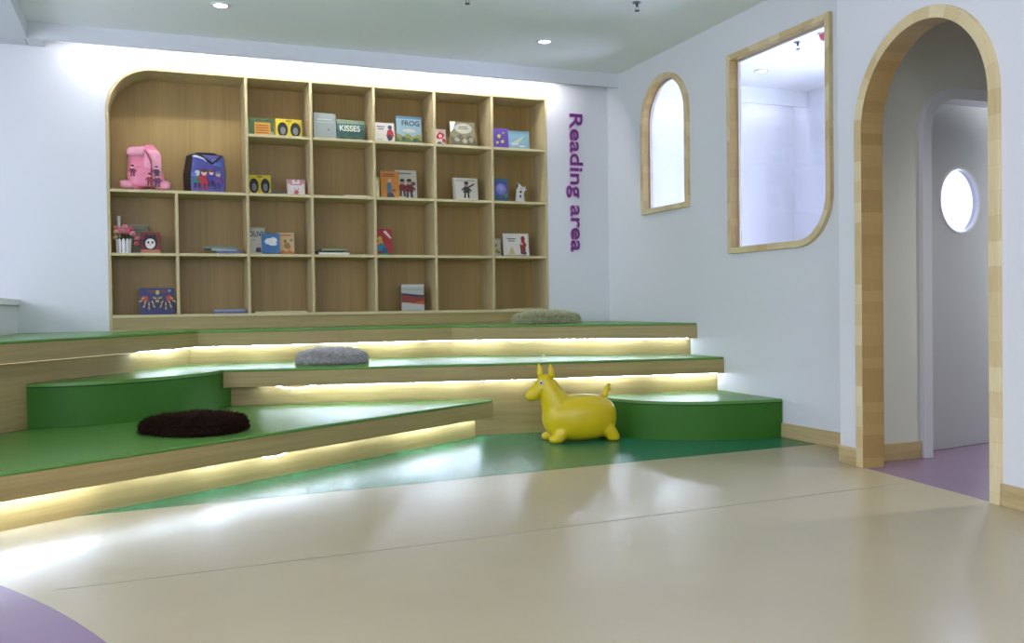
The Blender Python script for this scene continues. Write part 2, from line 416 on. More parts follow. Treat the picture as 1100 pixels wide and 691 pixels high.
# ------------------------------------------------------------------ the stepped seating
def ext(p, q, x):   # extend the line p->q to abscissa x
    t = (x-p[0])/(q[0]-p[0]); return (x, p[1]+t*(q[1]-p[1]))
XE = XL+.002; XR = XW-.002
r1a, r1b, r1c = (-.62, 5.74), (.28, 7.10), (2.27, 7.06)
RIS1 = [ext(r1a, r1b, -2.0), r1b, r1c, (XR, 6.147)]
RIS1[0] = (-2.0, r1a[1]-(r1b[1]-r1a[1])/(r1b[0]-r1a[0])*(1.38))
NOS1 = offs(RIS1, -.095); NOS1[-1] = (XR, 6.052)
RIS2 = [(.425, 6.456), (.53, 6.43), (2.12, 6.05), (XR, 5.79)]
NOS2 = [(.455, 6.335), (2.12, 5.955), (XR, 5.70)]
NOS3 = [(-2.4, 3.045), (2.20, 5.925)]
RIS3 = [(-2.4, 3.12), (2.085, 5.93+.05)]
BLK = [(-.632, 5.72), (-.50, 5.70), (-.36, 5.71), (-.22, 5.75), (-.06, 5.83), (.10, 5.93), (.25, 6.05), (.38, 6.19), (.46, 6.32), (.50, 6.45)]

def strip_part(line, z, parent, sags, name='led_strip', r=.0026, m=None, back=.02):
    """LED rope clipped under the board; it droops where a clip has let go"""
    pts = []
    for i in range(len(line)-1):
        a, b = Vector(line[i]), Vector(line[i+1]); n = max(2, int((b-a).length/.02))
        for j in range(n+(i == len(line)-2)):
            p = a.lerp(b, j/n); dz = 0; fo = 0
            for c, half, depth in sags:
                q = abs((p-Vector(c)).length)/half
                if q < 1: dz -= depth*(.5+.5*math.cos(PI*q)); fo = .5+.5*math.cos(PI*q)
            pts.append((p.x, p.y, z+dz))
    return tube(name, pts, r, m or LEDM, parent, 6)

def tier(name, label, nos, ris, top_poly, zt, zb_floor, sags, riser_poly=None, ledline=None):
    t = empty(name, (nos[0][0], nos[0][1], zb_floor), label, 'bench')
    # pad
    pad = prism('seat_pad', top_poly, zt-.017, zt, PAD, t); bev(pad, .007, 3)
    body = prism('front_board', top_poly, zt-.119, zt-.017, WSTEP, t); bev(body, .002)
    rp = riser_poly or (ris+[(min(q[0], XR), q[1]) for q in offs(ris, .03)[::-1]])
    rs = prism('riser_panel', rp, zb_floor, zt-.1195, WSTEP, t)
    for LL in (ledline or [ris]):
        strip_part(offs(LL, -.040), zt-.1219, t, sags, m=DIMLED if LL[0][0] < -1.9 and name == 'seating_tier' and zt > .7 else None)
    return t

def joints(parent, pts):
    """hairline joints where two lengths of board meet"""
    for i, (x, y, z0, z1, nx, ny) in enumerate(pts):
        bm = bmesh.new(); box_bm(bm, x-.0012, x+.0012, y-.0015, y+.003, z0, z1)
        link('board_joint', mesh_of(bm), SEAM, parent)

T1 = tier('seating_tier', 'topmost green-padded wooden seating tier running in front of the bookcase', NOS1, RIS1,
          NOS1 + [(XR, YB-.004), (NOS1[0][0], YB-.004)], .752, .506, [((.13, 6.86), .09, .016)], ledline=[[RIS1[0], (-.13, 6.481)], [(-.10, 6.526), r1b, r1c, (XR-.02, 6.158)]])
# plinth strip the bookcase stands on is part of the bookcase
top2 = [BLK[-1]] + [(.455, 6.335)] + NOS2[1:] + [(XR, 6.143)] + [RIS1[2], RIS1[1], (.27, 7.07)]
top2 = NOS2 + [(XR, 6.143), (RIS1[2][0], RIS1[2][1]-.003), (RIS1[1][0], RIS1[1][1]-.003), (.24, 7.03)]
T2 = tier('seating_tier', 'middle green-padded wooden seating tier with the grey fur cushion on it', NOS2, RIS2, top2, .505, .2565, [((.92, 6.31), .14, .024)], ledline=[[(.70, 6.391), (2.12, 6.05), (XR-.02, 5.793)]])
# lower part of the middle riser: plain wall between the lowest tier and the right cushion, down to the floor
prism('lower_riser_panel', [(1.9, 6.10), (2.12, 6.045), (3.2, 5.892), (XR, 5.787), (XR, 5.817), (3.2, 5.925), (2.12, 6.08), (1.92, 6.13)], .001, .2565, WSTEP, T2)
top3 = NOS3 + [(2.125, 6.035), (.53, 6.42), (.50, 6.44)] + [(p[0], p[1]-.0) for p in reversed(BLK[:-1])][:0] + [(.27, 7.04)] + [(-.62, 5.735)] + [(-2.05, 3.575)]
top3 = NOS3 + [(2.12, 6.037), (.53, 6.42), (.35, 6.9), (.26, 7.05), (-.625, 5.725), (-2.0, 3.65), (-2.4, 3.65)]
T3 = tier('seating_tier', 'lowest wedge-shaped green seating tier with the dark brown fur cushion on it', NOS3, RIS3, top3, .256, 0.001, [((.60, 5.02), .13, .02)])
# tall riser under the left part of the topmost tier, reaching down to the lowest tier
LR = [(-2.0, RIS1[0][1]), (.275, 7.09)]
prism('lower_riser_panel', [LR[0], (-.60, 5.769), (-.63, 5.80), (LR[0][0]-.04, LR[0][1]+.03)], .2565, .632, WSTEP, T1)

# upholstered blocks
def block(label, front, back, z0, z1, name='padded_block', low=None):
    pl_ = front + back
    cx = sum(p[0] for p in pl_)/len(pl_); cy = sum(p[1] for p in pl_)/len(pl_)
    t = empty(name, (cx, cy, z0), label, 'padded block', 'rounded green padded blocks')
    bm = bmesh.new()
    if low: prism_bm(bm, low, z0, z0+.126); prism_bm(bm, pl_, z0+.126, z1-.022)
    else: prism_bm(bm, pl_, z0, z1-.022)
    bm.normal_update(); bmesh.ops.triangulate(bm, faces=[f for f in bm.faces if len(f.verts) > 4])
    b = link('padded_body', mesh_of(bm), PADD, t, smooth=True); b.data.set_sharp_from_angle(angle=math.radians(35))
    c = prism('padded_top', pl_, z1-.021, z1, PAD, t); bev(c, .009, 4); c.data.polygons.foreach_set('use_smooth', [True]*len(c.data.polygons)); c.data.set_sharp_from_angle(angle=math.radians(35))
    # piping along the top edge of the front
    f = offs(front, -.001)
    tube('piping', [(p[0], p[1], z1-.0215) for p in f], .0035, flat((24, 66, 22), .5), t, 6)
    return t
def smooth_line(P, n=4):
    out = []
    for i in range(len(P)-1):
        p0 = P[max(0, i-1)]; p1 = P[i]; p2 = P[i+1]; p3 = P[min(len(P)-1, i+2)]
        for j in range(n):
            t = j/n
            out.append(tuple(.5*((2*p1[k])+(-p0[k]+p2[k])*t+(2*p0[k]-5*p1[k]+4*p2[k]-p3[k])*t*t+(-p0[k]+3*p1[k]-3*p2[k]+p3[k])*t**3) for k in (0, 1)))
    out.append(P[-1]); return out
BL2 = [(-.63, 5.722), (-.50, 5.69), (-.36, 5.69), (-.22, 5.725), (-.06, 5.80), (.10, 5.905), (.25, 6.03), (.37, 6.16), (.447, 6.318)]
block('curved green padded block at left, behind the dark brown fur cushion', smooth_line(BL2, 8), [(.428, 6.37), (.226, 7.018)], .2565, .505, low=smooth_line(BL2, 8)+[(.485, 6.365), (.508, 6.420), (.405, 6.446), (.226, 7.018)])
BR = [(2.935, 5.86), (2.965, 5.62), (3.04, 5.42), (3.18, 5.26), (3.36, 5.145), (3.60, 5.07), (XR-.004, 5.035)]
block('curved green padded block at right, on the floor against the white wall', smooth_line(BR, 9), [(XR-.004, 5.782)], .0015, .256)

# ------------------------------------------------------------------ white ledge on the left
lg = empty('window_ledge', (-1.5, 7.0, .753), 'white ledge with an overhanging slab in the far left corner above the top tier', 'ledge')
box('ledge_body', -1.98, -.871, 5.9, YB-.003, .753, .95, WHITE, lg)
box('ledge_slab', -1.98, -.850, 5.87, YB-.003, .951, .995, WHITE, lg, b=.004)

# ------------------------------------------------------------------ bookcase
bc = empty('bookcase', (1.5, YB, .753), 'built-in oak-coloured cube bookcase with a rounded top left corner', 'bookcase')
YK = YB+.34
T = .022
def outl(i): return [(SX0+i, ZS0+.002), (SX0+i, ZS1-R)] + [] 
o1 = [(SX0+.001, .754)] + [p for p in arcpts(SX0+R, ZS1-R, R-.001, 180, 90, 16)] + [(SX1-.001, ZS1-.001), (SX1-.001, .754)]
i1 = [(SX0+T, .754)] + [p for p in arcpts(SX0+R, ZS1-R, R-T, 180, 90, 16)] + [(SX1-T, ZS1-T), (SX1-T, .754)]
ring('outer_frame', o1, i1, .345, (0, YK, 0), (1, 0, 0), (0, 0, 1), WSHELF, bc, False)
plate('back_panel', [[(SX0+.01, .76)] + [p for p in arcpts(SX0+R, ZS1-R, R-.01, 180, 90, 16)] + [(SX1-.01, ZS1-.01), (SX1-.01, .76)]], .012, (0, YK+.0125, 0), (1, 0, 0), (0, 0, 1), WBACK, bc)
ZR = [.860, 1.328, 1.806, 2.271]
XC = [.223, .749, 1.251, 1.765, 2.286, 2.805]
Y0 = YB-.004; Yk = YK-.001
box('plinth', SX0+T+.001, SX1-T-.001, Y0+.004, Yk, .754, .848, WSTEP, bc)
def shelf(x0, x1, z): box('shelf', x0+.0005, x1-.0005, Y0, Yk, z-T/2, z+T/2, WEDGE, bc, b=.0015)
def div(x, z0, z1): box('divider', x-T/2, x+T/2, Y0, Yk, z0+.0005, z1-.0005, WSHELF, bc, b=.0015)
shelf(SX0+T, SX1-T, ZR[0])
rows = [(ZR[0]+T/2, ZR[1]-T/2), (ZR[1]+T/2, ZR[2]-T/2), (ZR[2]+T/2, ZR[3]-T/2), (ZR[3]+T/2, ZS1-T)]
div(XC[0], ZR[0]+T/2, ZR[2]-T/2)
for x in XC[1:]: div(x, ZR[0]+T/2, ZS1-T)
edges = [SX0+T] + XC + [SX1-T]
for i in range(7):
    a = edges[i]+(T/2 if i else 0); b = edges[i+1]-(T/2 if i < 6 else 0)
    shelf(a, b, ZR[1])
    if i >= 2: shelf(a, b, ZR[2]); shelf(a, b, ZR[3])
shelf(edges[0], edges[2]-T/2, ZR[2])

# ------------------------------------------------------------------ books
STOP = {1: ZR[3]+T/2, 2: ZR[2]+T/2, 3: ZR[1]+T/2, 4: ZR[0]+T/2}
WT = (226, 224, 214)
def art_mesh(parent, shapes, y, name='cover_art'):
    """printed shapes on the front cover: each (kind, args, colour); thin prints facing the room"""
    me_all = bmesh.new(); mats = []
    for i, (kind, a, c) in enumerate(shapes):
        if kind == 'r': x0, z0, x1, z1 = a; P = [(x0, z0), (x1, z0), (x1, z1), (x0, z1)]
        elif kind == 'e': cx, cz, rx, rz = a; P = [(cx+rx*math.cos(2*PI*k/20), cz+rz*math.sin(2*PI*k/20)) for k in range(20)]
        else: P = a
        m = flat(c)
        if m not in mats: mats.append(m)
        d = .0006*(i+1)
        lo_ = [me_all.verts.new((p[0], y, p[1])) for p in P]; hi_ = [me_all.verts.new((p[0], y-d, p[1])) for p in P]
        fs = [me_all.faces.new(hi_)]
        for k in range(len(P)): fs.append(me_all.faces.new((lo_[k], lo_[(k+1) % len(P)], hi_[(k+1) % len(P)], hi_[k])))
        for f in fs: f.material_index = mats.index(m)
    return link(name, mesh_of(me_all, name), mats, parent, world=False)

def title(parent, s, x, z, size, col, y, bold=.0, squash=1):
    me = text_mesh(s, size, .001, bold); me.transform(Matrix.Diagonal((squash, 1, 1, 1)))
    me.transform(Matrix.Rotation(PI/2, 4, 'X')); me.transform(Matrix.Translation((x, y, z)))
    return link('title', me, flat(col), parent, world=False)

NB = 0
def book(row, x0, w, h, cover, shapes=(), titles=(), label='', y=7.62, lean=7, rz=0, th=.016, spine=None, name='picture_book', cat='book', pages=True):
    """upright book shown face-on; leaning back. local: x 0..w, z 0..h, cover front at y=0"""
    global NB
    z = STOP[row]
    t = empty(name, (x0, y, z+.001+th*math.sin(math.radians(lean))), label, cat, 'books on the bookcase')
    t.rotation_euler = (-math.radians(lean), 0, math.radians(rz))
    c = bmesh.new(); box_bm(c, 0, w, 0, .002, 0, h); box_bm(c, 0, w, th-.002, th, 0, h); box_bm(c, 0, .003, .002, th-.002, 0, h)
    cv = bev(link('cover', mesh_of(c), flat(cover, .35), t, world=False), .0008)
    box('page_block', .0035, w-.003, .0025, th-.0025, .003, h-.003, flat(WT, .8), t, world=False)
    if shapes: art_mesh(cv, [('r', (.001, .001, w-.001, h-.001), cover)] + list(shapes), -.0001)
    for s in titles: title(cv, *s[:5], -.0045, *(s[5:]))
    NB += 1
    return t

def hill(w, z, amp, n=12, seed=0, x0=0, base=0):
    random.seed(seed); P = [(x0, base)] + [(x0+w*i/n, z+amp*math.sin(i*1.3+seed)+random.uniform(-.3, .3)*amp) for i in range(n+1)] + [(x0+w, base)]
    return P
def blob(cx, cz, r, seed, n=14, sq=1):
    random.seed(seed); return [(cx+r*random.uniform(.7, 1.15)*math.cos(2*PI*k/n), cz+sq*r*random.uniform(.7, 1.15)*math.sin(2*PI*k/n)) for k in range(n)]
def figure(x, z, s, body, head, legs, seed=0, hair=None):
    """small generic printed figure"""
    L = [('p', [(x-.22*s, z), (x-.08*s, z), (x-.05*s, z+.4*s), (x-.16*s, z+.4*s)], legs), ('p', [(x+.08*s, z), (x+.22*s, z), (x+.16*s, z+.4*s), (x+.04*s, z+.4*s)], legs),
         ('p', [(x-.26*s, z+.35*s), (x+.26*s, z+.35*s), (x+.16*s, z+.8*s), (x-.16*s, z+.8*s)], body),
         ('p', [(x+.14*s, z+.78*s), (x+.4*s, z+.52*s), (x+.34*s, z+.45*s), (x+.1*s, z+.66*s)], body), ('p', [(x-.14*s, z+.78*s), (x-.1*s, z+.66*s), (x-.36*s, z+.5*s), (x-.4*s, z+.58*s)], body),
         ('e', (x, z+.95*s, .15*s, .17*s), head)]
    if hair: L.append(('e', (x, z+1.06*s, .16*s, .1*s), hair))
    return L

# top row
book(1, .780, .196, .153, (58, 84, 48), [('r', (.045, .02, .17, .12), (196, 150, 40))] + [('r', (.055, .03+.02*i, .155, .038+.02*i), (150, 60, 30)) for i in range(4)] + [('e', (.178, .025, .016, .025), (150, 150, 120)), ('p', hill(.196, .14, .006, seed=2, base=.152), (84, 110, 60))],
     label='dark green book with a gold text panel, leftmost on the top shelf')
def ovals(row, x0, w, h, label):
    book(row, x0, w, h, (206, 184, 28), [('e', (w*.27, h*.45, w*.2, h*.38), (22, 24, 20)), ('e', (w*.76, h*.45, w*.2, h*.38), (22, 24, 20)), ('e', (w*.28, h*.38, w*.1, h*.2), (110, 112, 116)), ('e', (w*.76, h*.38, w*.1, h*.2), (110, 112, 116)),
          ('r', (w*.40, h*.86, w*.62, h*.95), (150, 120, 20)), ('r', (w*.49, 0, w*.51, h), (170, 150, 24))], label=label)
ovals(1, .990, .208, .159, 'yellow book with two black ovals on the top shelf beside the dark green book')
book(1, 1.297, .183, .231, (138, 146, 140), [('r', (.02, .15, .16, .155), (170, 176, 170)), ('r', (.03, .17, .15, .18), (170, 176, 170)), ('e', (.12, .09, .008, .006), (70, 80, 86)), ('r', (0, 0, .183, .01), (110, 120, 116))], label='plain grey-blue book, tallest in the third top compartment')
book(1, 1.486, .234, .183, (40, 70, 68), [('p', hill(.234, .05, .014, seed=3), (46, 84, 60)), ('r', (.0, .15, .234, .183), (120, 140, 110)), ('p', hill(.234, .025, .012, seed=5), (26, 48, 50)), ('r', (0, .105, .234, .15), (60, 96, 96))],
     [('KISSES', .02, .088, .068, (206, 214, 190), .0012, .92)], 'dark teal book titled KISSES on the top shelf')
book(1, 1.80, .172, .178, (212, 206, 192), [('p', blob(.135, .085, .036, 4, sq=1.3), (168, 40, 36)), ('e', (.135, .14, .018, .018), (60, 70, 90)), ('p', blob(.13, .05, .024, 6, sq=1.2), (60, 50, 60)), ('r', (.02, .14, .09, .147), (60, 60, 60)), ('r', (.03, .12, .08, .127), (60, 60, 60)), ('r', (.02, .03, .07, .034), (150, 140, 130))],
     label='white book with a red figure on the top shelf beside the frog book', y=7.615)
book(1, 1.992, .221, .246, (132, 160, 168), [('p', hill(.221, .085, .012, seed=7), (128, 124, 62)), ('p', hill(.221, .05, .016, seed=8), (70, 96, 54)), ('r', (0, .225, .221, .246), (66, 110, 130)), ('p', blob(.06, .05, .02, 3), (50, 80, 60)), ('p', blob(.16, .04, .02, 9), (50, 80, 80)), ('e', (.11, .12, .06, .016), (180, 186, 160))],
     [('FROG', .045, .165, .062, (34, 52, 62), .0010, .98)], 'blue and green book titled FROG on the top shelf')
book(1, 2.302, .142, .160, (206, 190, 178), [('p', blob(.09, .10, .036, 11), (186, 46, 40)), ('e', (.09, .10, .015, .015), (226, 190, 180)), ('p', blob(.12, .06, .018, 12), (186, 46, 40)), ('p', blob(.08, .03, .024, 13), (40, 110, 60))], label='pale book with a red flower, half hidden behind a divider on the top shelf', y=7.66)
book(1, 2.471, .231, .228, (126, 120, 92), [('p', hill(.231, .10, .02, seed=21), (92, 88, 66)), ('p', blob(.06, .07, .022, 22), (150, 146, 120)), ('p', blob(.13, .06, .024, 23), (160, 154, 130)), ('p', blob(.19, .07, .022, 24), (150, 140, 110)), ('e', (.12, .17, .08, .045), (176, 172, 150)), ('p', [(.0, .228), (.05, .228), (.03, .16), (.0, .13)], (222, 220, 210)), ('r', (.08, .18, .16, .186), (70, 66, 50)), ('r', (.07, .165, .17, .17), (70, 66, 50))], label='brown-grey picture book with a pale oval on the top shelf, fifth small compartment')  # pale corner shape is white glare painted onto the cover
book(1, 2.829, .178, .192, (82, 56, 138), [('p', blob(.09, .12, .02, 31, 9), (206, 190, 70)), ('p', blob(.12, .07, .016, 32, 9), (206, 190, 70)), ('p', blob(.07, .06, .013, 33, 9), (206, 190, 70)), ('e', (.13, .15, .008, .008), (206, 190, 70))], label='purple book with yellow spots on the top shelf, far right', y=7.605)
book(1, 3.010, .200, .177, (120, 158, 170), [('p', [(.02, .06), (.14, .13), (.17, .15), (.11, .08), (.04, .04)], (176, 184, 156)), ('e', (.06, .06, .04, .012), (176, 190, 190)), ('r', (0, .155, .20, .177), (104, 146, 160)), ('e', (.13, .04, .03, .01), (176, 190, 190))], label='light blue landscape-format book at the right end of the top shelf')
# second row
ovals(2, .764, .181, .162, 'yellow book with two black ovals on the second shelf beside the flat teal book')
book(2, 1.070, .149, .136, (206, 150, 156), [('r', (.008, .0, .141, .10), (224, 216, 210)), ('e', (.075, .07, .045, .045), (232, 226, 218)), ('e', (.055, .115, .01, .02), (232, 226, 218)), ('e', (.095, .115, .01, .02), (232, 226, 218)), ('e', (.06, .06, .004, .005), (50, 50, 50)), ('e', (.092, .06, .004, .005), (50, 50, 50)), ('r', (.03, .09, .12, .097), (200, 110, 120)), ('e', (.076, .03, .018, .02), (200, 90, 110))], label='small pink and white square book on the second shelf')
book(2, 1.782, .05, .178, (204, 190, 90), [('r', (.01, .02, .04, .15), (220, 214, 190))], label='thin yellow-edged book at the left of the orange book', y=7.60, lean=4)
book(2, 1.842, .161, .236, (186, 122, 44), [('r', (.02, .19, .13, .197), (90, 50, 24)), ('r', (.03, .205, .12, .212), (90, 50, 24)), ('e', (.075, .09, .022, .055), (70, 100, 120)), ('e', (.08, .155, .014, .016), (200, 160, 120)), ('p', [(.05, .01), (.12, .01), (.10, .05), (.06, .05)], (60, 60, 70)), ('p', blob(.115, .07, .015, 44), (130, 70, 30)), ('r', (.0, .0, .161, .008), (120, 74, 30))], label='orange book with a blue figure on the second shelf', y=7.60)
book(2, 1.985, .188, .258, (200, 194, 178), figure(.06, .03, .13, (120, 56, 40), (190, 150, 120), (60, 40, 50), hair=(60, 40, 34)) + figure(.12, .02, .14, (110, 40, 44), (190, 150, 120), (50, 50, 70), hair=(70, 50, 40)) + [('r', (.02, .225, .14, .231), (110, 100, 90)), ('p', blob(.155, .14, .02, 46), (90, 80, 90))], label='white book with dark red figures, behind the orange book', y=7.65)
book(2, 2.489, .231, .207, (208, 204, 188), figure(.125, .03, .125, (60, 54, 50), (150, 130, 110), (44, 40, 40), hair=(50, 40, 36)) + [('r', (.03, .18, .2, .185), (150, 146, 130)), ('p', [(.0, .0), (.025, 0), (.012, .207), (.0, .207)], (180, 176, 160)), ('p', [(.15, .12), (.2, .15), (.19, .16), (.14, .13)], (60, 54, 50))], label='white book with a dancing dark figure alone on the second shelf', rz=2)
book(2, 2.829, .165, .212, (70, 84, 150), [('e', (.1, .12, .05, .05), (120, 124, 190)), ('p', blob(.1, .13, .03, 51), (150, 150, 206)), ('p', hill(.165, .05, .014, seed=52), (50, 84, 96)), ('r', (.0, .18, .165, .212), (60, 100, 130)), ('p', blob(.14, .06, .02, 53), (70, 130, 90))], label='blue-violet book on the second shelf, far right compartment', y=7.605)

def place_rot(o, x=0, y=0, z=0): o.rotation_euler = (math.radians(x), math.radians(y), math.radians(z)); return o
# white dog shaped board book
dg_ = empty('shaped_board_book', (3.046, 7.62, STOP[2]+.003), 'white dog-shaped board book with black marks at the right end of the second shelf', 'book', 'books on the bookcase'); place_rot(dg_, -7)
cvd = plate('cover', [[(.02, 0), (.125, 0), (.10, .05), (.11, .10), (.14, .125), (.135, .15), (.10, .145), (.085, .16), (.05, .185), (.055, .15), (.04, .12), (.03, .06)]], .014, (0, .014, 0), (1, 0, 0), (0, 0, 1), flat((214, 212, 204)), dg_, world=False)
art_mesh(cvd, [('p', [(.03, .01), (.11, .01), (.10, .13), (.06, .15)], (214, 212, 204)), ('e', (.078, .10, .010, .012), (30, 30, 34)), ('e', (.072, .06, .008, .014), (30, 30, 34)), ('e', (.132, .137, .006, .007), (30, 30, 34)), ('e', (.085, .13, .004, .005), (30, 30, 34)), ('p', [(.05, .185), (.056, .16), (.045, .13), (.04, .15)], (60, 56, 56))], -.0001)
# third row
book(3, -.122, .139, .234, (128, 128, 104), [('r', (.015, .19, .12, .196), (96, 98, 80)), ('r', (.015, .17, .12, .176), (96, 98, 80)), ('r', (.0, .222, .139, .234), (150, 146, 116))], label='grey-olive book standing behind the pink flowers', y=7.74, lean=5)
book(3, -.040, .140, .164, (120, 34, 34), [('e', (.07, .085, .055, .06), (34, 22, 24)), ('e', (.07, .075, .036, .04), (214, 208, 200)), ('e', (.056, .085, .008, .01), (30, 30, 30)), ('e', (.086, .085, .008, .01), (30, 30, 30)), ('e', (.07, .068, .006, .004), (200, 90, 80)), ('r', (0, 0, .14, .028), (170, 110, 80)), ('e', (.045, .13, .014, .02), (30, 20, 22)), ('e', (.1, .13, .014, .02), (30, 20, 22))], label='dark red book with a black and white face, right of the flower pot', y=7.60, rz=-3)
book(3, .764, .112, .199, (196, 194, 178), [('p', blob(.075, .04, .022, 61), (130, 60, 50)), ('e', (.075, .075, .016, .018), (190, 180, 170)), ('p', [(.05, .02), (.1, .02), (.09, .05), (.06, .05)], (60, 60, 60)), ('r', (.02, .115, .06, .12), (150, 146, 130))],
     [('OLIVI', .002, .145, .062, (40, 44, 48), .0006, .74)], 'cream book titled OLIVI in black capitals on the third shelf', y=7.63)
book(3, .864, .139, .171, (56, 110, 160), [('e', (.062, .105, .04, .026), (216, 220, 216)), ('e', (.09, .115, .03, .024), (216, 220, 216)), ('e', (.085, .085, .034, .014), (216, 220, 216)), ('r', (.0, .0, .139, .012), (36, 80, 120))], label='blue book with a white cloud on the third shelf', y=7.60)
book(3, .990, .134, .181, (196, 164, 116), [('r', (.02, .155, .11, .163), (170, 60, 40)), ('p', blob(.075, .07, .03, 64), (150, 110, 50)), ('p', blob(.06, .11, .014, 65), (120, 96, 60)), ('p', hill(.134, .03, .01, seed=66), (180, 110, 50)), ('e', (.11, .12, .012, .012), (120, 130, 110))], label='tan and orange book at the right of the blue cloud book', y=7.625)
book(3, .786, .116, .226, (170, 178, 150), [('r', (.01, .195, .106, .215), (196, 200, 180))], label='pale green book peeking out above the OLIVI book', y=7.69, lean=4)
book(3, 1.782, .155, .226, (164, 44, 36), [('p', blob(.055, .10, .03, 71), (206, 150, 60)), ('p', blob(.06, .06, .04, 72), (50, 120, 150)), ('p', blob(.09, .04, .03, 73), (40, 80, 120)), ('e', (.05, .14, .02, .02), (200, 170, 60)), ('p', [(.08, .20), (.10, .215), (.15, .15), (.14, .14)], (226, 200, 196)), ('e', (.09, .01, .06, .01), (60, 130, 80))], label='glossy red book alone in a compartment of the third shelf', y=7.61)
book(3, 2.823, .116, .163, (186, 184, 160), [('p', blob(.075, .05, .018, 81), (150, 140, 60)), ('p', blob(.095, .04, .014, 82), (120, 110, 60)), ('r', (.0, .15, .116, .163), (160, 160, 140)), ('e', (.07, .10, .01, .014), (120, 120, 110))], label='small cream book on the third shelf, left of the white book with the red figure', y=7.66, lean=4)
book(3, 2.949, .246, .207, (214, 210, 198), [('p', [(.155, .10), (.19, .17), (.225, .10), (.205, .09)], (156, 40, 40)), ('e', (.19, .16, .02, .025), (156, 40, 40)), ('p', [(.165, .02), (.21, .02), (.215, .1), (.16, .1)], (130, 50, 50)), ('e', (.175, .115, .012, .012), (206, 170, 140)), ('p', [(.05, .02), (.11, .02), (.08, .09)], (196, 180, 110)), ('e', (.20, .03, .02, .014), (70, 70, 110)), ('r', (.04, .155, .12, .162), (60, 60, 60)), ('r', (.05, .135, .11, .142), (60, 60, 60)), ('r', (.02, .006, .226, .012), (150, 130, 100))], label='white book with a red hooded figure, rightmost on the third shelf')
# bottom row
fan = []
for sgn in (-1, 1):
    for rr, k0, n_ in ((.058, 195, 5), (.090, 205, 5)):
        for k_ in range(n_):
            a_ = math.radians(k0+(180-2*(k0-180))*k_/(n_-1))
            c0 = Vector((.1275+sgn*.060, .140)); dr = Vector((math.cos(a_)*.72, math.sin(a_))); p = c0+dr*rr; sd = Vector((-dr.y, dr.x)).normalized()*.0052
            q = dr.normalized()*.012
            fan.append(('p', [tuple(p-q-sd*.7), tuple(p+q-sd), tuple(p+q*1.3), tuple(p+q+sd), tuple(p-q+sd*.7)], (190, 160, 84)))
book(4, -.055, .250, .202, (42, 44, 92), [('r', (.06, .165, .2, .185), (110, 50, 60)), ('r', (.018, .10, .06, .14), (170, 62, 40)), ('p', [(.195, .10), (.235, .11), (.225, .15), (.19, .14)], (170, 62, 40)), ('e', (.13, .168, .014, .018), (180, 160, 90)), ('e', (.13, .13, .04, .014), (60, 80, 90)), ('e', (.215, .18, .01, .01), (120, 140, 160))] + fan, label='dark blue board book with fans of yellow dashes on the bottom shelf', y=7.55, lean=3)
book(4, 2.002, .197, .222, (170, 172, 164), [('p', [(0, .07), (.197, .06), (.197, .115), (.14, .11), (.08, .12), (0, .135)], (126, 44, 28)), ('p', [(.06, .06), (.197, .05), (.197, .085), (.12, .07)], (170, 84, 36)), ('r', (.02, .175, .17, .18), (140, 142, 134)), ('r', (.0, .20, .197, .222), (190, 190, 182)), ('p', [(0, .135), (.08, .12), (.14, .11), (.197, .115), (.197, .13), (.1, .14), (0, .15)], (60, 50, 60))], label='grey-white book with a dark red band, alone on the bottom shelf', y=7.58, lean=3)

# books lying flat
def flat_book(row, x0, x1, lev, th, cover, label, y=7.66, d=.2, rz=0, group='books lying flat'):
    z = STOP[row]+lev
    cx = (x0+x1)/2; w = x1-x0
    t = empty('picture_book', (cx, y, z+.0006), label, 'book', group, math.radians(rz))
    c = bmesh.new(); box_bm(c, -w/2, w/2, -d/2, d/2, 0, .002); box_bm(c, -w/2, w/2, -d/2, d/2, th-.002, th); box_bm(c, -w/2, w/2, -d/2, -d/2+.003, .002, th-.002)
    link('cover', mesh_of(c), flat(cover, .4), t, world=False)
    box('page_block', -w/2+.004, w/2-.004, -d/2+.0035, d/2-.003, .0022, th-.0022, flat(WT, .8), t, world=False)
    return t
flat_book(2, .905, 1.058, 0, .011, (40, 78, 92), 'flat teal book lying on the second shelf between yellow and pink books', y=7.60, d=.17)
flat_book(2, 1.515, 1.72, 0, .012, (196, 190, 164), 'flat cream book lying alone on the second shelf', y=7.62, d=.2, rz=4)
flat_book(3, .51, .715, 0, .022, (66, 74, 110), 'lowest blue book of the flat stack on the third shelf', y=7.62, d=.18, rz=-5)
flat_book(3, .47, .66, .0232, .016, (150, 160, 160), 'pale grey book in the middle of the flat stack', y=7.62, d=.17, rz=3)
flat_book(3, .425, .67, .0404, .014, (72, 112, 100), 'topmost green book of the flat stack on the third shelf', y=7.62, d=.18, rz=-2)
flat_book(3, 1.30, 1.55, 0, .016, (206, 200, 188), 'lowest white book of the flat pile beside the glossy red book', y=7.60, d=.17)
flat_book(3, 1.28, 1.50, .0172, .014, (30, 32, 38), 'black book in the middle of the flat pile', y=7.62, d=.16, rz=2)
flat_book(3, 1.33, 1.54, .0324, .018, (104, 128, 80), 'green book on top of the flat pile', y=7.62, d=.17, rz=-3)
flat_book(4, .48, .725, 0, .016, (60, 72, 110), 'lower blue book of the flat pair on the bottom shelf', y=7.60, d=.18)
flat_book(4, .485, .72, .0172, .014, (118, 130, 156), 'upper pale blue book of the flat pair on the bottom shelf', y=7.60, d=.17, rz=1)
flat_book(4, .79, 1.20, 0, .012, (178, 168, 120), 'flat cream folder lying on the bottom shelf, third compartment', y=7.60, d=.2)
flat_book(4, 2.95, 3.26, 0, .010, (170, 160, 110), 'flat tan folder lying on the bottom shelf, far right', y=7.60, d=.2)

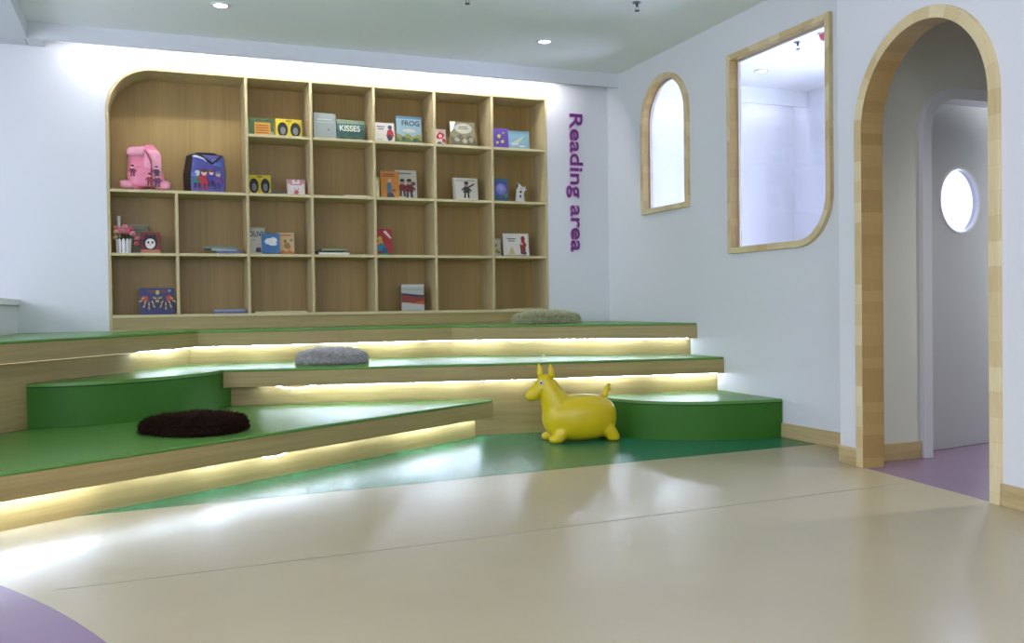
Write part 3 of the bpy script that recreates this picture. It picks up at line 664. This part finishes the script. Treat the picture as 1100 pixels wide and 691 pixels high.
# ------------------------------------------------------------------ pink backpack
def superell(bm, c, rx, ry, rz, e1=.6, e2=.6, nu=28, nv=16, taper=0, jitter=0, seed=0):
    def sp(v, e): return math.copysign(abs(v)**e, v)
    g = []
    for j in range(nv+1):
        ph = -PI/2+PI*j/nv; row = []
        for i in range(nu):
            th = 2*PI*i/nu
            x = sp(math.cos(ph), e1)*sp(math.cos(th), e2); y = sp(math.cos(ph), e1)*sp(math.sin(th), e2); z = sp(math.sin(ph), e1)
            k_ = 1-taper*(z*.5+.5)
            p = Vector((rx*x*k_, ry*y*k_, rz*z))
            if jitter: p *= 1+jitter*noise.noise(p*11+Vector((seed, 0, 0)))
            row.append(bm.verts.new(Vector(c)+p))
        g.append(row)
    for j in range(nv):
        for i in range(nu):
            a = (g[j][i], g[j][(i+1) % nu], g[j+1][(i+1) % nu], g[j+1][i])
            try: bm.faces.new(a)
            except ValueError: pass
def ell_obj(name, c, rx, ry, rz, m, parent, **k):
    bm = bmesh.new(); superell(bm, c, rx, ry, rz, **k); bmesh.ops.remove_doubles(bm, verts=bm.verts, dist=1e-5)
    return link(name, mesh_of(bm, name), m, parent, smooth=True, world=False)
PINK = mat('pink_nylon', (218, 128, 150), .38, .5, .25, 18, .12, 10)
PINK2 = mat('pink_nylon_light', (232, 160, 176), .34, .5, .3, 16, .1, 10)
bp = empty('backpack', (.0, 7.63, STOP[2]+.004), 'shiny pink child backpack with printed figures on the second shelf at left', 'backpack')
ell_obj('main_body', (-.005, 0, .185), .150, .075, .165, PINK, bp, e1=.62, e2=.7, taper=.30, jitter=.22, seed=3)
ell_obj('top_flap', (-.05, -.03, .295), .075, .055, .040, PINK2, bp, e1=.7, e2=.7, jitter=.2, seed=5)
ell_obj('front_pocket', (.055, -.055, .215), .062, .035, .095, PINK2, bp, e1=.6, e2=.6, jitter=.2, seed=8)
ell_obj('front_pocket', (.005, -.06, .10), .10, .035, .075, PINK, bp, e1=.5, e2=.6, jitter=.15, seed=9)
ell_obj('side_pocket', (-.125, -.02, .045), .055, .045, .036, PINK2, bp, e1=.7, e2=.7, jitter=.2, seed=11)
ell_obj('side_pocket', (.13, -.02, .045), .058, .05, .036, PINK2, bp, e1=.7, e2=.7, jitter=.2, seed=12)
art_mesh(bp, figure(.035, .03, .085, (150, 40, 50), (220, 180, 150), (60, 40, 60), hair=(60, 36, 40)) + figure(.09, .02, .09, (90, 40, 80), (226, 186, 160), (70, 50, 70), hair=(40, 30, 50)) + figure(.085, .10, .07, (60, 40, 70), (226, 186, 160), (70, 50, 70), hair=(50, 34, 50)), -.105, 'printed_figures')
art_mesh(bp, figure(-.085, .10, .075, (120, 30, 60), (226, 186, 160), (40, 30, 50), hair=(40, 30, 40)), -.09, 'printed_figures')
tube('shoulder_strap', [(.0, -.05, .315), (.02, -.09, .28), (.045, -.105, .22), (.05, -.105, .15), (.04, -.10, .08)], .008, flat((160, 60, 84)), bp, 8, world=False)
tube('grab_loop', [(-.03, .02, .315), (-.02, .0, .345), (.02, .0, .345), (.03, .02, .315)], .006, flat((226, 150, 170)), bp, 8, world=False)

# blue and black shopping tote
tt = empty('tote_bag', (.432, 7.63, STOP[2]+.001), 'blue and purple printed tote bag with black side and handles, right of the pink backpack', 'bag')
TB = mat('tote_print', (84, 84, 150), .35, .5, .15, 14, .2, 9)
BK = mat('black_nylon', (22, 22, 28), .45, .5, .2, 20)
tm = bmesh.new()
P0 = [(-.10, -.075), (.158, -.04), (.158, .07), (-.15, .07)]; P1 = [(-.085, -.06), (.150, -.03), (.14, .05), (-.13, .05)]
lo_ = [tm.verts.new((p[0], p[1], 0)) for p in P0]; md = [tm.verts.new((p[0]*1.03, p[1]*1.1, .15)) for p in P0]; hi_ = [tm.verts.new((p[0], p[1], .30)) for p in P1]
for a_, b_ in ((lo_, md), (md, hi_)):
    for i in range(4): f = tm.faces.new((a_[i], a_[(i+1) % 4], b_[(i+1) % 4], b_[i])); f.material_index = 0 if i == 0 else 1
tm.faces.new(lo_[::-1]).material_index = 1; f = tm.faces.new(hi_); f.material_index = 1
bev(link('bag_body', mesh_of(tm), [TB, BK], tt, world=False), .012, 3, 20)
def onface(P):  # map (s,z) to the slanted front face
    return P
fa = Vector((.258, .035, 0)).normalized(); fang = math.atan2(.035, .258)
fr = art_mesh(tt, figure(.06, .03, .12, (40, 130, 120), (220, 200, 190), (60, 40, 90), hair=(200, 206, 206)) + figure(.11, .02, .14, (170, 40, 50), (220, 180, 150), (150, 40, 60), hair=(110, 40, 60)) + figure(.165, .05, .11, (60, 60, 140), (220, 190, 170), (50, 40, 90), hair=(130, 60, 60)) + figure(.215, .03, .12, (90, 60, 130), (200, 170, 150), (70, 60, 130), hair=(120, 110, 160)) +
     [('p', [(.02, .275), (.10, .255), (.13, .235), (.12, .26), (.05, .285)], (206, 208, 224)), ('r', (.17, .21, .20, .26), (130, 120, 190)), ('p', blob(.22, .22, .02, 91), (70, 120, 180)), ('p', blob(.03, .13, .02, 92), (90, 110, 190))], 0, 'printed_figures')
fr.location = (-.112, -.0885, 0); fr.rotation_euler = (0, 0, fang)
tube('handle', [(-.06, -.058, .30), (-.02, -.082, .285), (.03, -.088, .245), (.06, -.085, .225), (.09, -.075, .25), (.13, -.055, .29)], .009, BK, tt, 8, world=False)
tube('handle', [(-.08, .04, .295), (-.04, .03, .318), (.08, .03, .316), (.12, .04, .295)], .009, BK, tt, 8, world=False)

# flower pot
fp = empty('flower_pot', (-.158, 7.585, STOP[3]+.001), 'white picket-fence flower pot of pink artificial flowers on the third shelf', 'flower pot')
pm = bmesh.new()
for k_ in range(12):
    a_ = 2*PI*k_/12; rr = .045
    M_ = Matrix.Rotation(a_, 4, 'Z')
    P = [(-.0095, 0), (.0095, 0), (.0095, .098), (0, .112), (-.0095, .098)]
    lo_ = [pm.verts.new(M_ @ Vector((p[0], -rr-p[1]*.06, p[1]))) for p in P]; hi_ = [pm.verts.new(M_ @ Vector((p[0], -rr-.005-p[1]*.06, p[1]))) for p in P]
    pm.faces.new(lo_); pm.faces.new(hi_)
    for i in range(5): pm.faces.new((lo_[i], lo_[(i+1) % 5], hi_[(i+1) % 5], hi_[i]))
link('picket_sleeve', mesh_of(pm), flat((222, 222, 220)), fp, world=False)
lathe('inner_pot', [(.040, .001), (.044, .06), (.047, .09), (.044, .09)], (0, 0, 0), flat((206, 206, 200)), fp, world=False)
random.seed(5)
fl = [(-.045, -.02, .155, .030, (232, 178, 150)), (-.01, -.03, .165, .032, (226, 130, 142)), (.03, -.02, .16, .030, (214, 110, 128)), (.065, -.01, .145, .028, (232, 150, 156)), (.095, -.01, .11, .024, (206, 110, 124)), (.09, -.02, .07, .024, (176, 84, 96)), (-.05, 0, .19, .024, (224, 150, 142)), (.01, .01, .195, .03, (236, 160, 164)), (.05, .015, .185, .026, (216, 116, 130)), (-.055, -.02, .115, .022, (220, 180, 140))]
for (x, y, z, r, c) in fl:
    bm = bmesh.new()
    for ringk, (n_, rad, tilt) in enumerate(((6, r, .25), (5, r*.68, .8), (4, r*.4, 1.3))):
        for k_ in range(n_):
            a_ = 2*PI*k_/n_+ringk*.5; d_ = Vector((math.cos(a_)*math.cos(tilt), math.sin(a_)*math.cos(tilt), math.sin(tilt)))
            s_ = Vector((-math.sin(a_), math.cos(a_), 0)); c0 = Vector((0, 0, 0))
            R_ = Matrix.Rotation(-1.0, 3, 'X')
            q = [R_ @ v for v in (c0, c0+d_*rad*.6+s_*rad*.45, c0+d_*rad, c0+d_*rad*.6-s_*rad*.45)]
            up = R_ @ Vector((0, 0, .0012))
            a4 = [bm.verts.new(v) for v in q]; b4 = [bm.verts.new(v+up) for v in q]
            bm.faces.new(a4); bm.faces.new(b4)
            for i in range(4): bm.faces.new((a4[i], a4[(i+1) % 4], b4[(i+1) % 4], b4[i]))
    o = link('flower', mesh_of(bm), flat(c), fp, world=False); o.location = (x, y, z)
bm = bmesh.new()
for (x, y, z, r, c) in fl: tube_bm(bm, [(x*.3, y*.3, .075), (x*.8, y*.6+.004, z*.7+.01), (x, y+.004, z-.004)], .0022, 5)
link('stems', mesh_of(bm), flat((60, 76, 40)), fp, world=False)
bm = bmesh.new()
for k_ in range(16):
    a_ = random.uniform(0, 2*PI); rr = random.uniform(.02, .05); z = random.uniform(.10, .15)
    p = Vector((rr*math.cos(a_)+.01, rr*math.sin(a_)*.6, z)); d_ = Vector((math.cos(a_), math.sin(a_)*.5, .3)).normalized(); s_ = d_.cross(Vector((0, 0, 1))).normalized()
    v4 = [bm.verts.new(p), bm.verts.new(p+d_*.018+s_*.009), bm.verts.new(p+d_*.038), bm.verts.new(p+d_*.018-s_*.009)]
    w4 = [bm.verts.new(v.co+Vector((0, 0, .001))) for v in v4]
    bm.faces.new(v4); bm.faces.new(w4)
    for i in range(4): bm.faces.new((v4[i], v4[(i+1) % 4], w4[(i+1) % 4], w4[i]))
link('leaves', mesh_of(bm), flat((44, 60, 34)), fp, world=False)
cd = empty('candle', (-.19, 7.655, STOP[3]+.001), 'tall slim white candle standing behind the pink flowers', 'candle')
lathe('wax', [(.0125, 0), (.0125, .285), (.010, .29), (.004, .288)], (0, 0, 0), flat((226, 226, 226), .3), cd, 14, world=False)
tube('wick', [(0, 0, .286), (.001, 0, .298)], .001, flat((30, 30, 30)), cd, 5, world=False)

# ------------------------------------------------------------------ Reading area lettering, reading downwards
sg = empty('wall_lettering', (3.6, YB, 2.0), 'purple raised letters reading Reading area, running down the wall right of the bookcase', 'sign')
def glyph_adv(s, size, sp):
    me = text_mesh(s, size, .01, 0, 'LEFT', sp); xs = [v.co.x for v in me.vertices]; r_ = (min(xs), max(xs)) if xs else (0, 0); D.meshes.remove(me); return r_
SZ = .178
full = glyph_adv('Reading area', SZ, 1.0); total = full[1]-full[0]; want = 2.612-1.385; sx = want/total
word = 'Reading area'
for i, ch in enumerate(word):
    if ch == ' ': continue
    a0 = glyph_adv(word[:i+1]+'|', SZ, 1)[1]; b0 = glyph_adv('|', SZ, 1)[1]; gw = glyph_adv(ch, SZ, 1)
    # right edge of the prefix+glyph
    xr = glyph_adv(word[:i+1], SZ, 1)[1]; x0 = xr-gw[1]
    for nm, off, dep, yy, m in (('letter_back', .0056, .012, 0, MAG), ('letter_face', .0018, .004, .0125, PURP)):
        me = text_mesh(ch, SZ, dep, off)
        me.transform(Matrix.Translation((x0-full[0], 0, yy))); me.transform(Matrix.Diagonal((sx, 1, 1, 1)))
        # text x -> world -z, text y -> world +x, extrusion -> world -y
        M = Matrix(((0, 1, 0, 3.545), (0, 0, -1, YB-.002), (-1, 0, 0, 2.612), (0, 0, 0, 1)))
        me.transform(M)
        link(nm, me, m, sg)

# ------------------------------------------------------------------ fur cushions
def fur_cushion(label, c, rx, ry, h, col, col2, n, ln, seed, rz=0):
    m = mat('fur_%d' % seed, col, .95, .05, .6, 60, .25, 25)
    m2 = mat('fur_tips_%d' % seed, col2, .9, .05, 0, 0, .3, 40)
    t = empty('fur_cushion', c, label, 'cushion', 'round fur cushions', math.radians(rz))
    random.seed(seed)
    def rad(th): return 1+.05*math.sin(2*th+seed)+.04*math.sin(3*th+seed*2)+.03*noise.noise(Vector((math.cos(th)*2, math.sin(th)*2, seed)))
    def surf(u, th):   # u 0..1 from the centre to the rim, then round under
        r_ = math.sin(u*PI/2*1.0)**.8 if u < 1 else 1
        z = h*(.34+.66*max(0, (1-u**5))**.5)
        p = Vector((rx*u*rad(th)*math.cos(th), ry*u*rad(th)*math.sin(th), z))
        p.z += h*.10*noise.noise(Vector((p.x*9, p.y*9, seed)))
        return p
    bm = bmesh.new(); nu, nv = 16, 48; g = []
    ctr = bm.verts.new(surf(0, 0))
    for i in range(1, nu+1): g.append([bm.verts.new(surf(i/nu, 2*PI*k/nv)) for k in range(nv)])
    for zz, sc in ((.16, 1.0), (.02, .93)):
        g.append([bm.verts.new(Vector((rx*sc*rad(2*PI*k/nv)*math.cos(2*PI*k/nv), ry*sc*rad(2*PI*k/nv)*math.sin(2*PI*k/nv), h*zz+.001))) for k in range(nv)])
    for k in range(nv): bm.faces.new((ctr, g[0][k], g[0][(k+1) % nv]))
    for i in range(len(g)-1):
        for k in range(nv): bm.faces.new((g[i][k], g[i+1][k], g[i+1][(k+1) % nv], g[i][(k+1) % nv]))
    bm.faces.new(g[-1][::-1])
    link('cushion_body', mesh_of(bm), m, t, smooth=True, world=False)
    bm = bmesh.new()
    for i in range(n):
        u = math.sqrt(random.random()); th = random.uniform(0, 2*PI)
        if random.random() < .5: u = random.uniform(.9, 1.0)
        p = surf(u, th)
        if u > .93: p.z = random.uniform(.03, .6)*h; p.x *= .99; p.y *= .99
        out = Vector((math.cos(th), math.sin(th), 0)); nrm = (out*(u**2)*1.1+Vector((0, 0, 1.0-.85*u))).normalized()
        dr = (nrm+Vector((random.gauss(0, .45), random.gauss(0, .45), random.gauss(0, .25)-.15))).normalized()
        l_ = ln*random.uniform(.6, 1.25); s_ = dr.cross(Vector((random.random(), random.random(), random.random()))).normalized()*.0022
        tip = p+dr*l_; mid = p+dr*l_*.5+Vector((0, 0, .003))
        if tip.z < .002: tip.z = .002
        if mid.z < .002: mid.z = .002
        a_ = [bm.verts.new(p-s_), bm.verts.new(p+s_), bm.verts.new(mid+s_*.8), bm.verts.new(mid-s_*.8), bm.verts.new(tip)]
        bm.faces.new(a_[:4]); bm.faces.new((a_[3], a_[2], a_[4]))
    f = bm; me = D.meshes.new('fur'); f.to_mesh(me); f.free()
    o = link('fur_pile', me, m2, t, world=False); o['kind'] = 'stuff'
    return t
fur_cushion('dark brown round fur cushion on the lowest green tier', (.225, 5.165, .257), .262, .255, .078, (38, 25, 18), (50, 34, 26), 9000, .03, 3)
fur_cushion('light grey round fur cushion on the middle green tier', (1.235, 6.66, .506), .252, .25, .088, (160, 158, 154), (192, 190, 186), 10000, .030, 5)
fur_cushion('cream fur cushion on the topmost tier below the bookcase right end', (3.065, 6.98, .753), .258, .25, .082, (150, 150, 116), (190, 190, 156), 10000, .034, 8)

# ------------------------------------------------------------------ yellow inflatable bouncy animal
rody = empty('bouncy_horse', (2.655, 5.50, .0015), 'yellow inflatable bouncy horse with upright ears and little tail on the green floor', 'toy', rz=math.radians(180-8))
def tubeball(bm, pts, rs, seg=20):
    """rounded chain: tube with hemispherical ends"""
    P = [Vector(p) for p in pts]; tube_bm(bm, P, rs, seg)
    for p, r in ((P[0], rs[0]), (P[-1], rs[-1])):
        superell(bm, p, r, r, r, 1, 1, 20, 12)
bm = bmesh.new()
# local +x = forward, y = side, z up
superell(bm, (.0, 0, .160), .246, .150, .152, .78, .86, 48, 28)
superell(bm, (.11, 0, .165), .148, .135, .148, .95, .95, 40, 24)
tubeball(bm, [(.15, 0, .22), (.185, 0, .29), (.212, 0, .35), (.232, 0, .392)], [.11, .092, .076, .062])   # neck
superell(bm, (.238, 0, .390), .064, .056, .063, 1, 1, 28, 18)     # skull
tubeball(bm, [(.245, 0, .385), (.285, 0, .350), (.322, 0, .318)], [.056, .049, .044])      # muzzle
superell(bm, (.335, 0, .314), .041, .046, .040, 1, 1, 24, 16)
for s in (-1, 1):
    tubeball(bm, [(.14, s*.07, .085), (.165, s*.085, .050), (.178, s*.088, .036)], [.055, .045, .036])
    superell(bm, (.195, s*.088, .030), .050, .036, .0285, .9, 1, 24, 14)
    tubeball(bm, [(-.16, s*.07, .085), (-.195, s*.085, .050), (-.205, s*.088, .036)], [.055, .042, .036])
    superell(bm, (-.20, s*.09, .030), .046, .036, .0285, .9, 1, 24, 14)
me = mesh_of(bm)
body = D.objects.new('body', me); COL.objects.link(body)
rm = body.modifiers.new('r', 'REMESH'); rm.mode = 'VOXEL'; rm.voxel_size = .006; rm.use_smooth_shade = True
sm = body.modifiers.new('s', 'SMOOTH'); sm.factor = .6; sm.iterations = 14
dg = bpy.context.evaluated_depsgraph_get(); me2 = D.meshes.new_from_object(body.evaluated_get(dg)); D.objects.remove(body)
zmin = min(v.co.z for v in me2.vertices)
for v in me2.vertices: v.co.z -= zmin
link('body', me2, YEL, rody, smooth=True, world=False)
for s in (-1, 1):
    bm = bmesh.new(); tube_bm(bm, [(.232, s*.030, .425), (.236, s*.034, .455), (.240, s*.036, .485), (.246, s*.038, .520)], [.019, .023, .018, .005], 14)
    o = link('ear', mesh_of(bm), YEL, rody, smooth=True, world=False); o.location = (-.030 if s > 0 else .022, s*.008, -.004)
    ew = ell_obj('eye_white', (.277, s*.0485, .397), .013, .007, .016, flat((226, 228, 226), .25), rody, e1=1, e2=1)
    ell_obj('pupil', (.281, s*.0545, .396), .0065, .003, .0085, flat((30, 50, 70), .2), ew, e1=1, e2=1)
    ell_obj('nostril', (.362, s*.02, .328), .004, .004, .003, flat((150, 124, 14), .4), rody, e1=1, e2=1)
bm = bmesh.new(); tube_bm(bm, [(-.165, 0, .280), (-.182, 0, .308), (-.184, 0, .328), (-.200, 0, .345), (-.203, 0, .362), (-.198, 0, .372)], [.022, .018, .021, .024, .018, .006], 14)
link('tail', mesh_of(bm), YEL, rody, smooth=True, world=False)
# raised seat texture on the back: rows of small pimples
bm = bmesh.new()
for i in range(13):
    for j in range(-4, 5):
        x = -.07+i*.013; y = j*.013; z = .163+.149*math.sqrt(max(0, 1-(y/.148)**2-((x)/.26)**4))
        superell(bm, (x, y, z-.006), .003, .003, .0035, 1, 1, 6, 4)
link('seat_pimples', mesh_of(bm), YEL, rody, smooth=True, world=False)

# ------------------------------------------------------------------ ceiling fittings
def downlight(x, y, label, z=ZC, power=9):
    t = empty('downlight', (x, y, z), label, 'ceiling light', 'recessed downlights')
    bm = bmesh.new(); n = 32
    prof = [(.062, 0), (.062, -.006), (.048, -.010), (.044, -.002), (.044, 0)]
    rings = [[bm.verts.new((r*math.cos(2*PI*k/n), r*math.sin(2*PI*k/n), zz)) for k in range(n)] for r, zz in prof]
    for i in range(len(prof)-1):
        for k in range(n): bm.faces.new((rings[i][k], rings[i][(k+1) % n], rings[i+1][(k+1) % n], rings[i+1][k]))
    link('trim_ring', mesh_of(bm), WHITE, t, smooth=True, world=False)
    lathe('lens', [(.0435, -.0015), (.0435, -.006), (.03, -.009), (.004, -.010)], (0, 0, 0), LAMPM, t, 24, world=False)
    li = D.lights.new('downlight_beam', 'SPOT'); li.energy = power; li.spot_size = math.radians(110); li.spot_blend = .8; li.shadow_soft_size = .04; li.color = (.95, .98, 1)
    lo = D.objects.new('downlight_beam', li); COL.objects.link(lo); lo.location = (x, y, z-.03)
    return t
downlight(.494, 6.469, 'round white recessed downlight above the left end of the bookcase')
downlight(2.892, 6.538, 'round white recessed downlight above the right end of the bookcase')
downlight(5.073, 6.753, 'round recessed downlight of the next room seen through the large window', power=8)
def sprinkler(x, y, label, z=ZC):
    t = empty('ceiling_sprinkler', (x, y, z), label, 'sprinkler', 'ceiling sprinklers')
    lathe('escutcheon', [(.032, 0), (.032, -.004), (.022, -.010), (.008, -.012)], (0, 0, 0), METAL, t, 20, world=False)
    bm = bmesh.new(); tube_bm(bm, [(0, 0, -.01), (0, 0, -.03)], .007, 10); tube_bm(bm, [(-.008, 0, -.028), (-.012, 0, -.045), (-.002, 0, -.058)], .0025, 6); tube_bm(bm, [(.008, 0, -.028), (.012, 0, -.045), (.002, 0, -.058)], .0025, 6)
    link('sprinkler_head', mesh_of(bm), DARKM, t, smooth=True, world=False)
    lathe('deflector', [(.004, -.056), (.018, -.058), (.018, -.060), (.004, -.062)], (0, 0, 0), DARKM, t, 12, world=False)
sprinkler(3.12, 5.50, 'metal sprinkler head on the ceiling near the right wall')
sprinkler(1.99, 5.74, 'sprinkler head cut off by the top edge of the photo')
sprinkler(4.79, 5.915, 'sprinkler head of the next room seen through the large window')
al = empty('ceiling_fire_alarm', (4.85, 5.66, ZC), 'small red alarm fitting on the next room ceiling seen through the large window', 'alarm')
lathe('alarm_body', [(.05, 0), (.05, -.02), (.04, -.045), (.01, -.05)], (0, 0, 0), flat((196, 60, 80)), al, 20, world=False)
lathe('alarm_base', [(.054, 0), (.054, -.006), (.045, -.007)], (0, 0, 0), WHITE, al, 20, world=False)

# cove LED lines (on a bracket behind the fascia)
def cove(x0, x1, label, cm=None):
    t = empty('cove_light', ((x0+x1)/2, YF+.05, 2.86), label, 'strip light', 'cove strip lights')
    box('channel', x0, x1, YF+.021, YF+.055, 2.868, 2.876, WHITE, t)
    box('led_line', x0, x1, YF+.03, YF+.045, 2.862, 2.8675, cm or COVEM, t)
cove(-.48, 3.42, 'hidden white strip light in the ceiling slot above the bookcase')
cove(XW+.15, 5.9, 'hidden white strip light in the ceiling slot of the next room', emit_mat('dim_cove_led_light', (246, 247, 255), 34))

# ------------------------------------------------------------------ daylight
def portal(loc, rot, sx, sy):
    o = area('window_portal', loc, rot, sx, sy, 1, (1, 1, 1)); o.data.cycles.is_portal = True
def area(name, loc, rot, sx, sy, e, col):
    l = D.lights.new(name, 'AREA'); l.shape = 'RECTANGLE'; l.size = sx; l.size_y = sy; l.energy = e; l.color = col
    o = D.objects.new(name, l); COL.objects.link(o); o.location = loc; o.rotation_euler = rot; return o
for a, b, c, d in LW:
    area('daylight', (XL-.35, YR+(a+b)/2, (c+d)/2), (0, -PI/2, 0), d-c, b-a, 58, (.98, 1, .98))
for a, b, c, d in RW:
    area('daylight', (XL+(a+b)/2, YR-.35, (c+d)/2), (PI/2, 0, 0), b-a, d-c, 66, (1, 1, .96))
area('daylight', (R2+.4, 5.35, 1.7), (0, PI/2, 0), 1.8, 2.2, 240, (1, .99, .97))  # lamp outside the added window, brightens the next room
downlight(4.9, 2.9, 'added out-of-view downlight brightening the alcove behind the arch', power=125)  # out-of-view fitting added to brighten alcove wall and door

for a, b, c, d in LW: portal((XL-.14, YR+(a+b)/2, (c+d)/2), (0, -PI/2, 0), d-c, b-a)
for a, b, c, d in RW: portal((XL+(a+b)/2, YR-.14, (c+d)/2), (PI/2, 0, 0), b-a, d-c)
portal((R2+.14, 5.35, 1.7), (0, PI/2, 0), 1.6, 2.0)

w = D.worlds.new('sky'); bpy.context.scene.world = w; w.use_nodes = True
w.node_tree.nodes['Background'].inputs[0].default_value = (.93, .97, 1, 1); w.node_tree.nodes['Background'].inputs[1].default_value = 5.0

# ------------------------------------------------------------------ camera
cam = D.cameras.new('camera'); co = D.objects.new('camera', cam); COL.objects.link(co)
cam.sensor_width = 36; cam.sensor_fit = 'HORIZONTAL'; cam.lens = 988.237/1100*36; cam.clip_start = .05
Rm = [[0.9295657728937418, -0.3684076229977674, -0.0135387289505125], [0.018793411182528443, 0.01067878568858737, 0.9997663583219542], [0.3681769704375669, 0.9296030264867645, -0.016850269613953313]]
M = Matrix.Identity(4)
for i in range(3): M[i][0] = Rm[0][i]; M[i][1] = Rm[1][i]; M[i][2] = -Rm[2][i]
M[0][3], M[1][3], M[2][3] = 0, 0, .9
co.matrix_world = M
S = bpy.context.scene; S.camera = co
S.view_settings.view_transform = 'Standard'; S.view_settings.look = 'None'; S.view_settings.exposure = .12; S.view_settings.gamma = 1
S.view_settings.use_curve_mapping = False
S.cycles.use_denoising = True; S.cycles.max_bounces = 10; S.cycles.diffuse_bounces = 6; S.cycles.transparent_max_bounces = 12
S.cycles.caustics_reflective = False; S.cycles.caustics_refractive = False; S.cycles.sample_clamp_indirect = 6
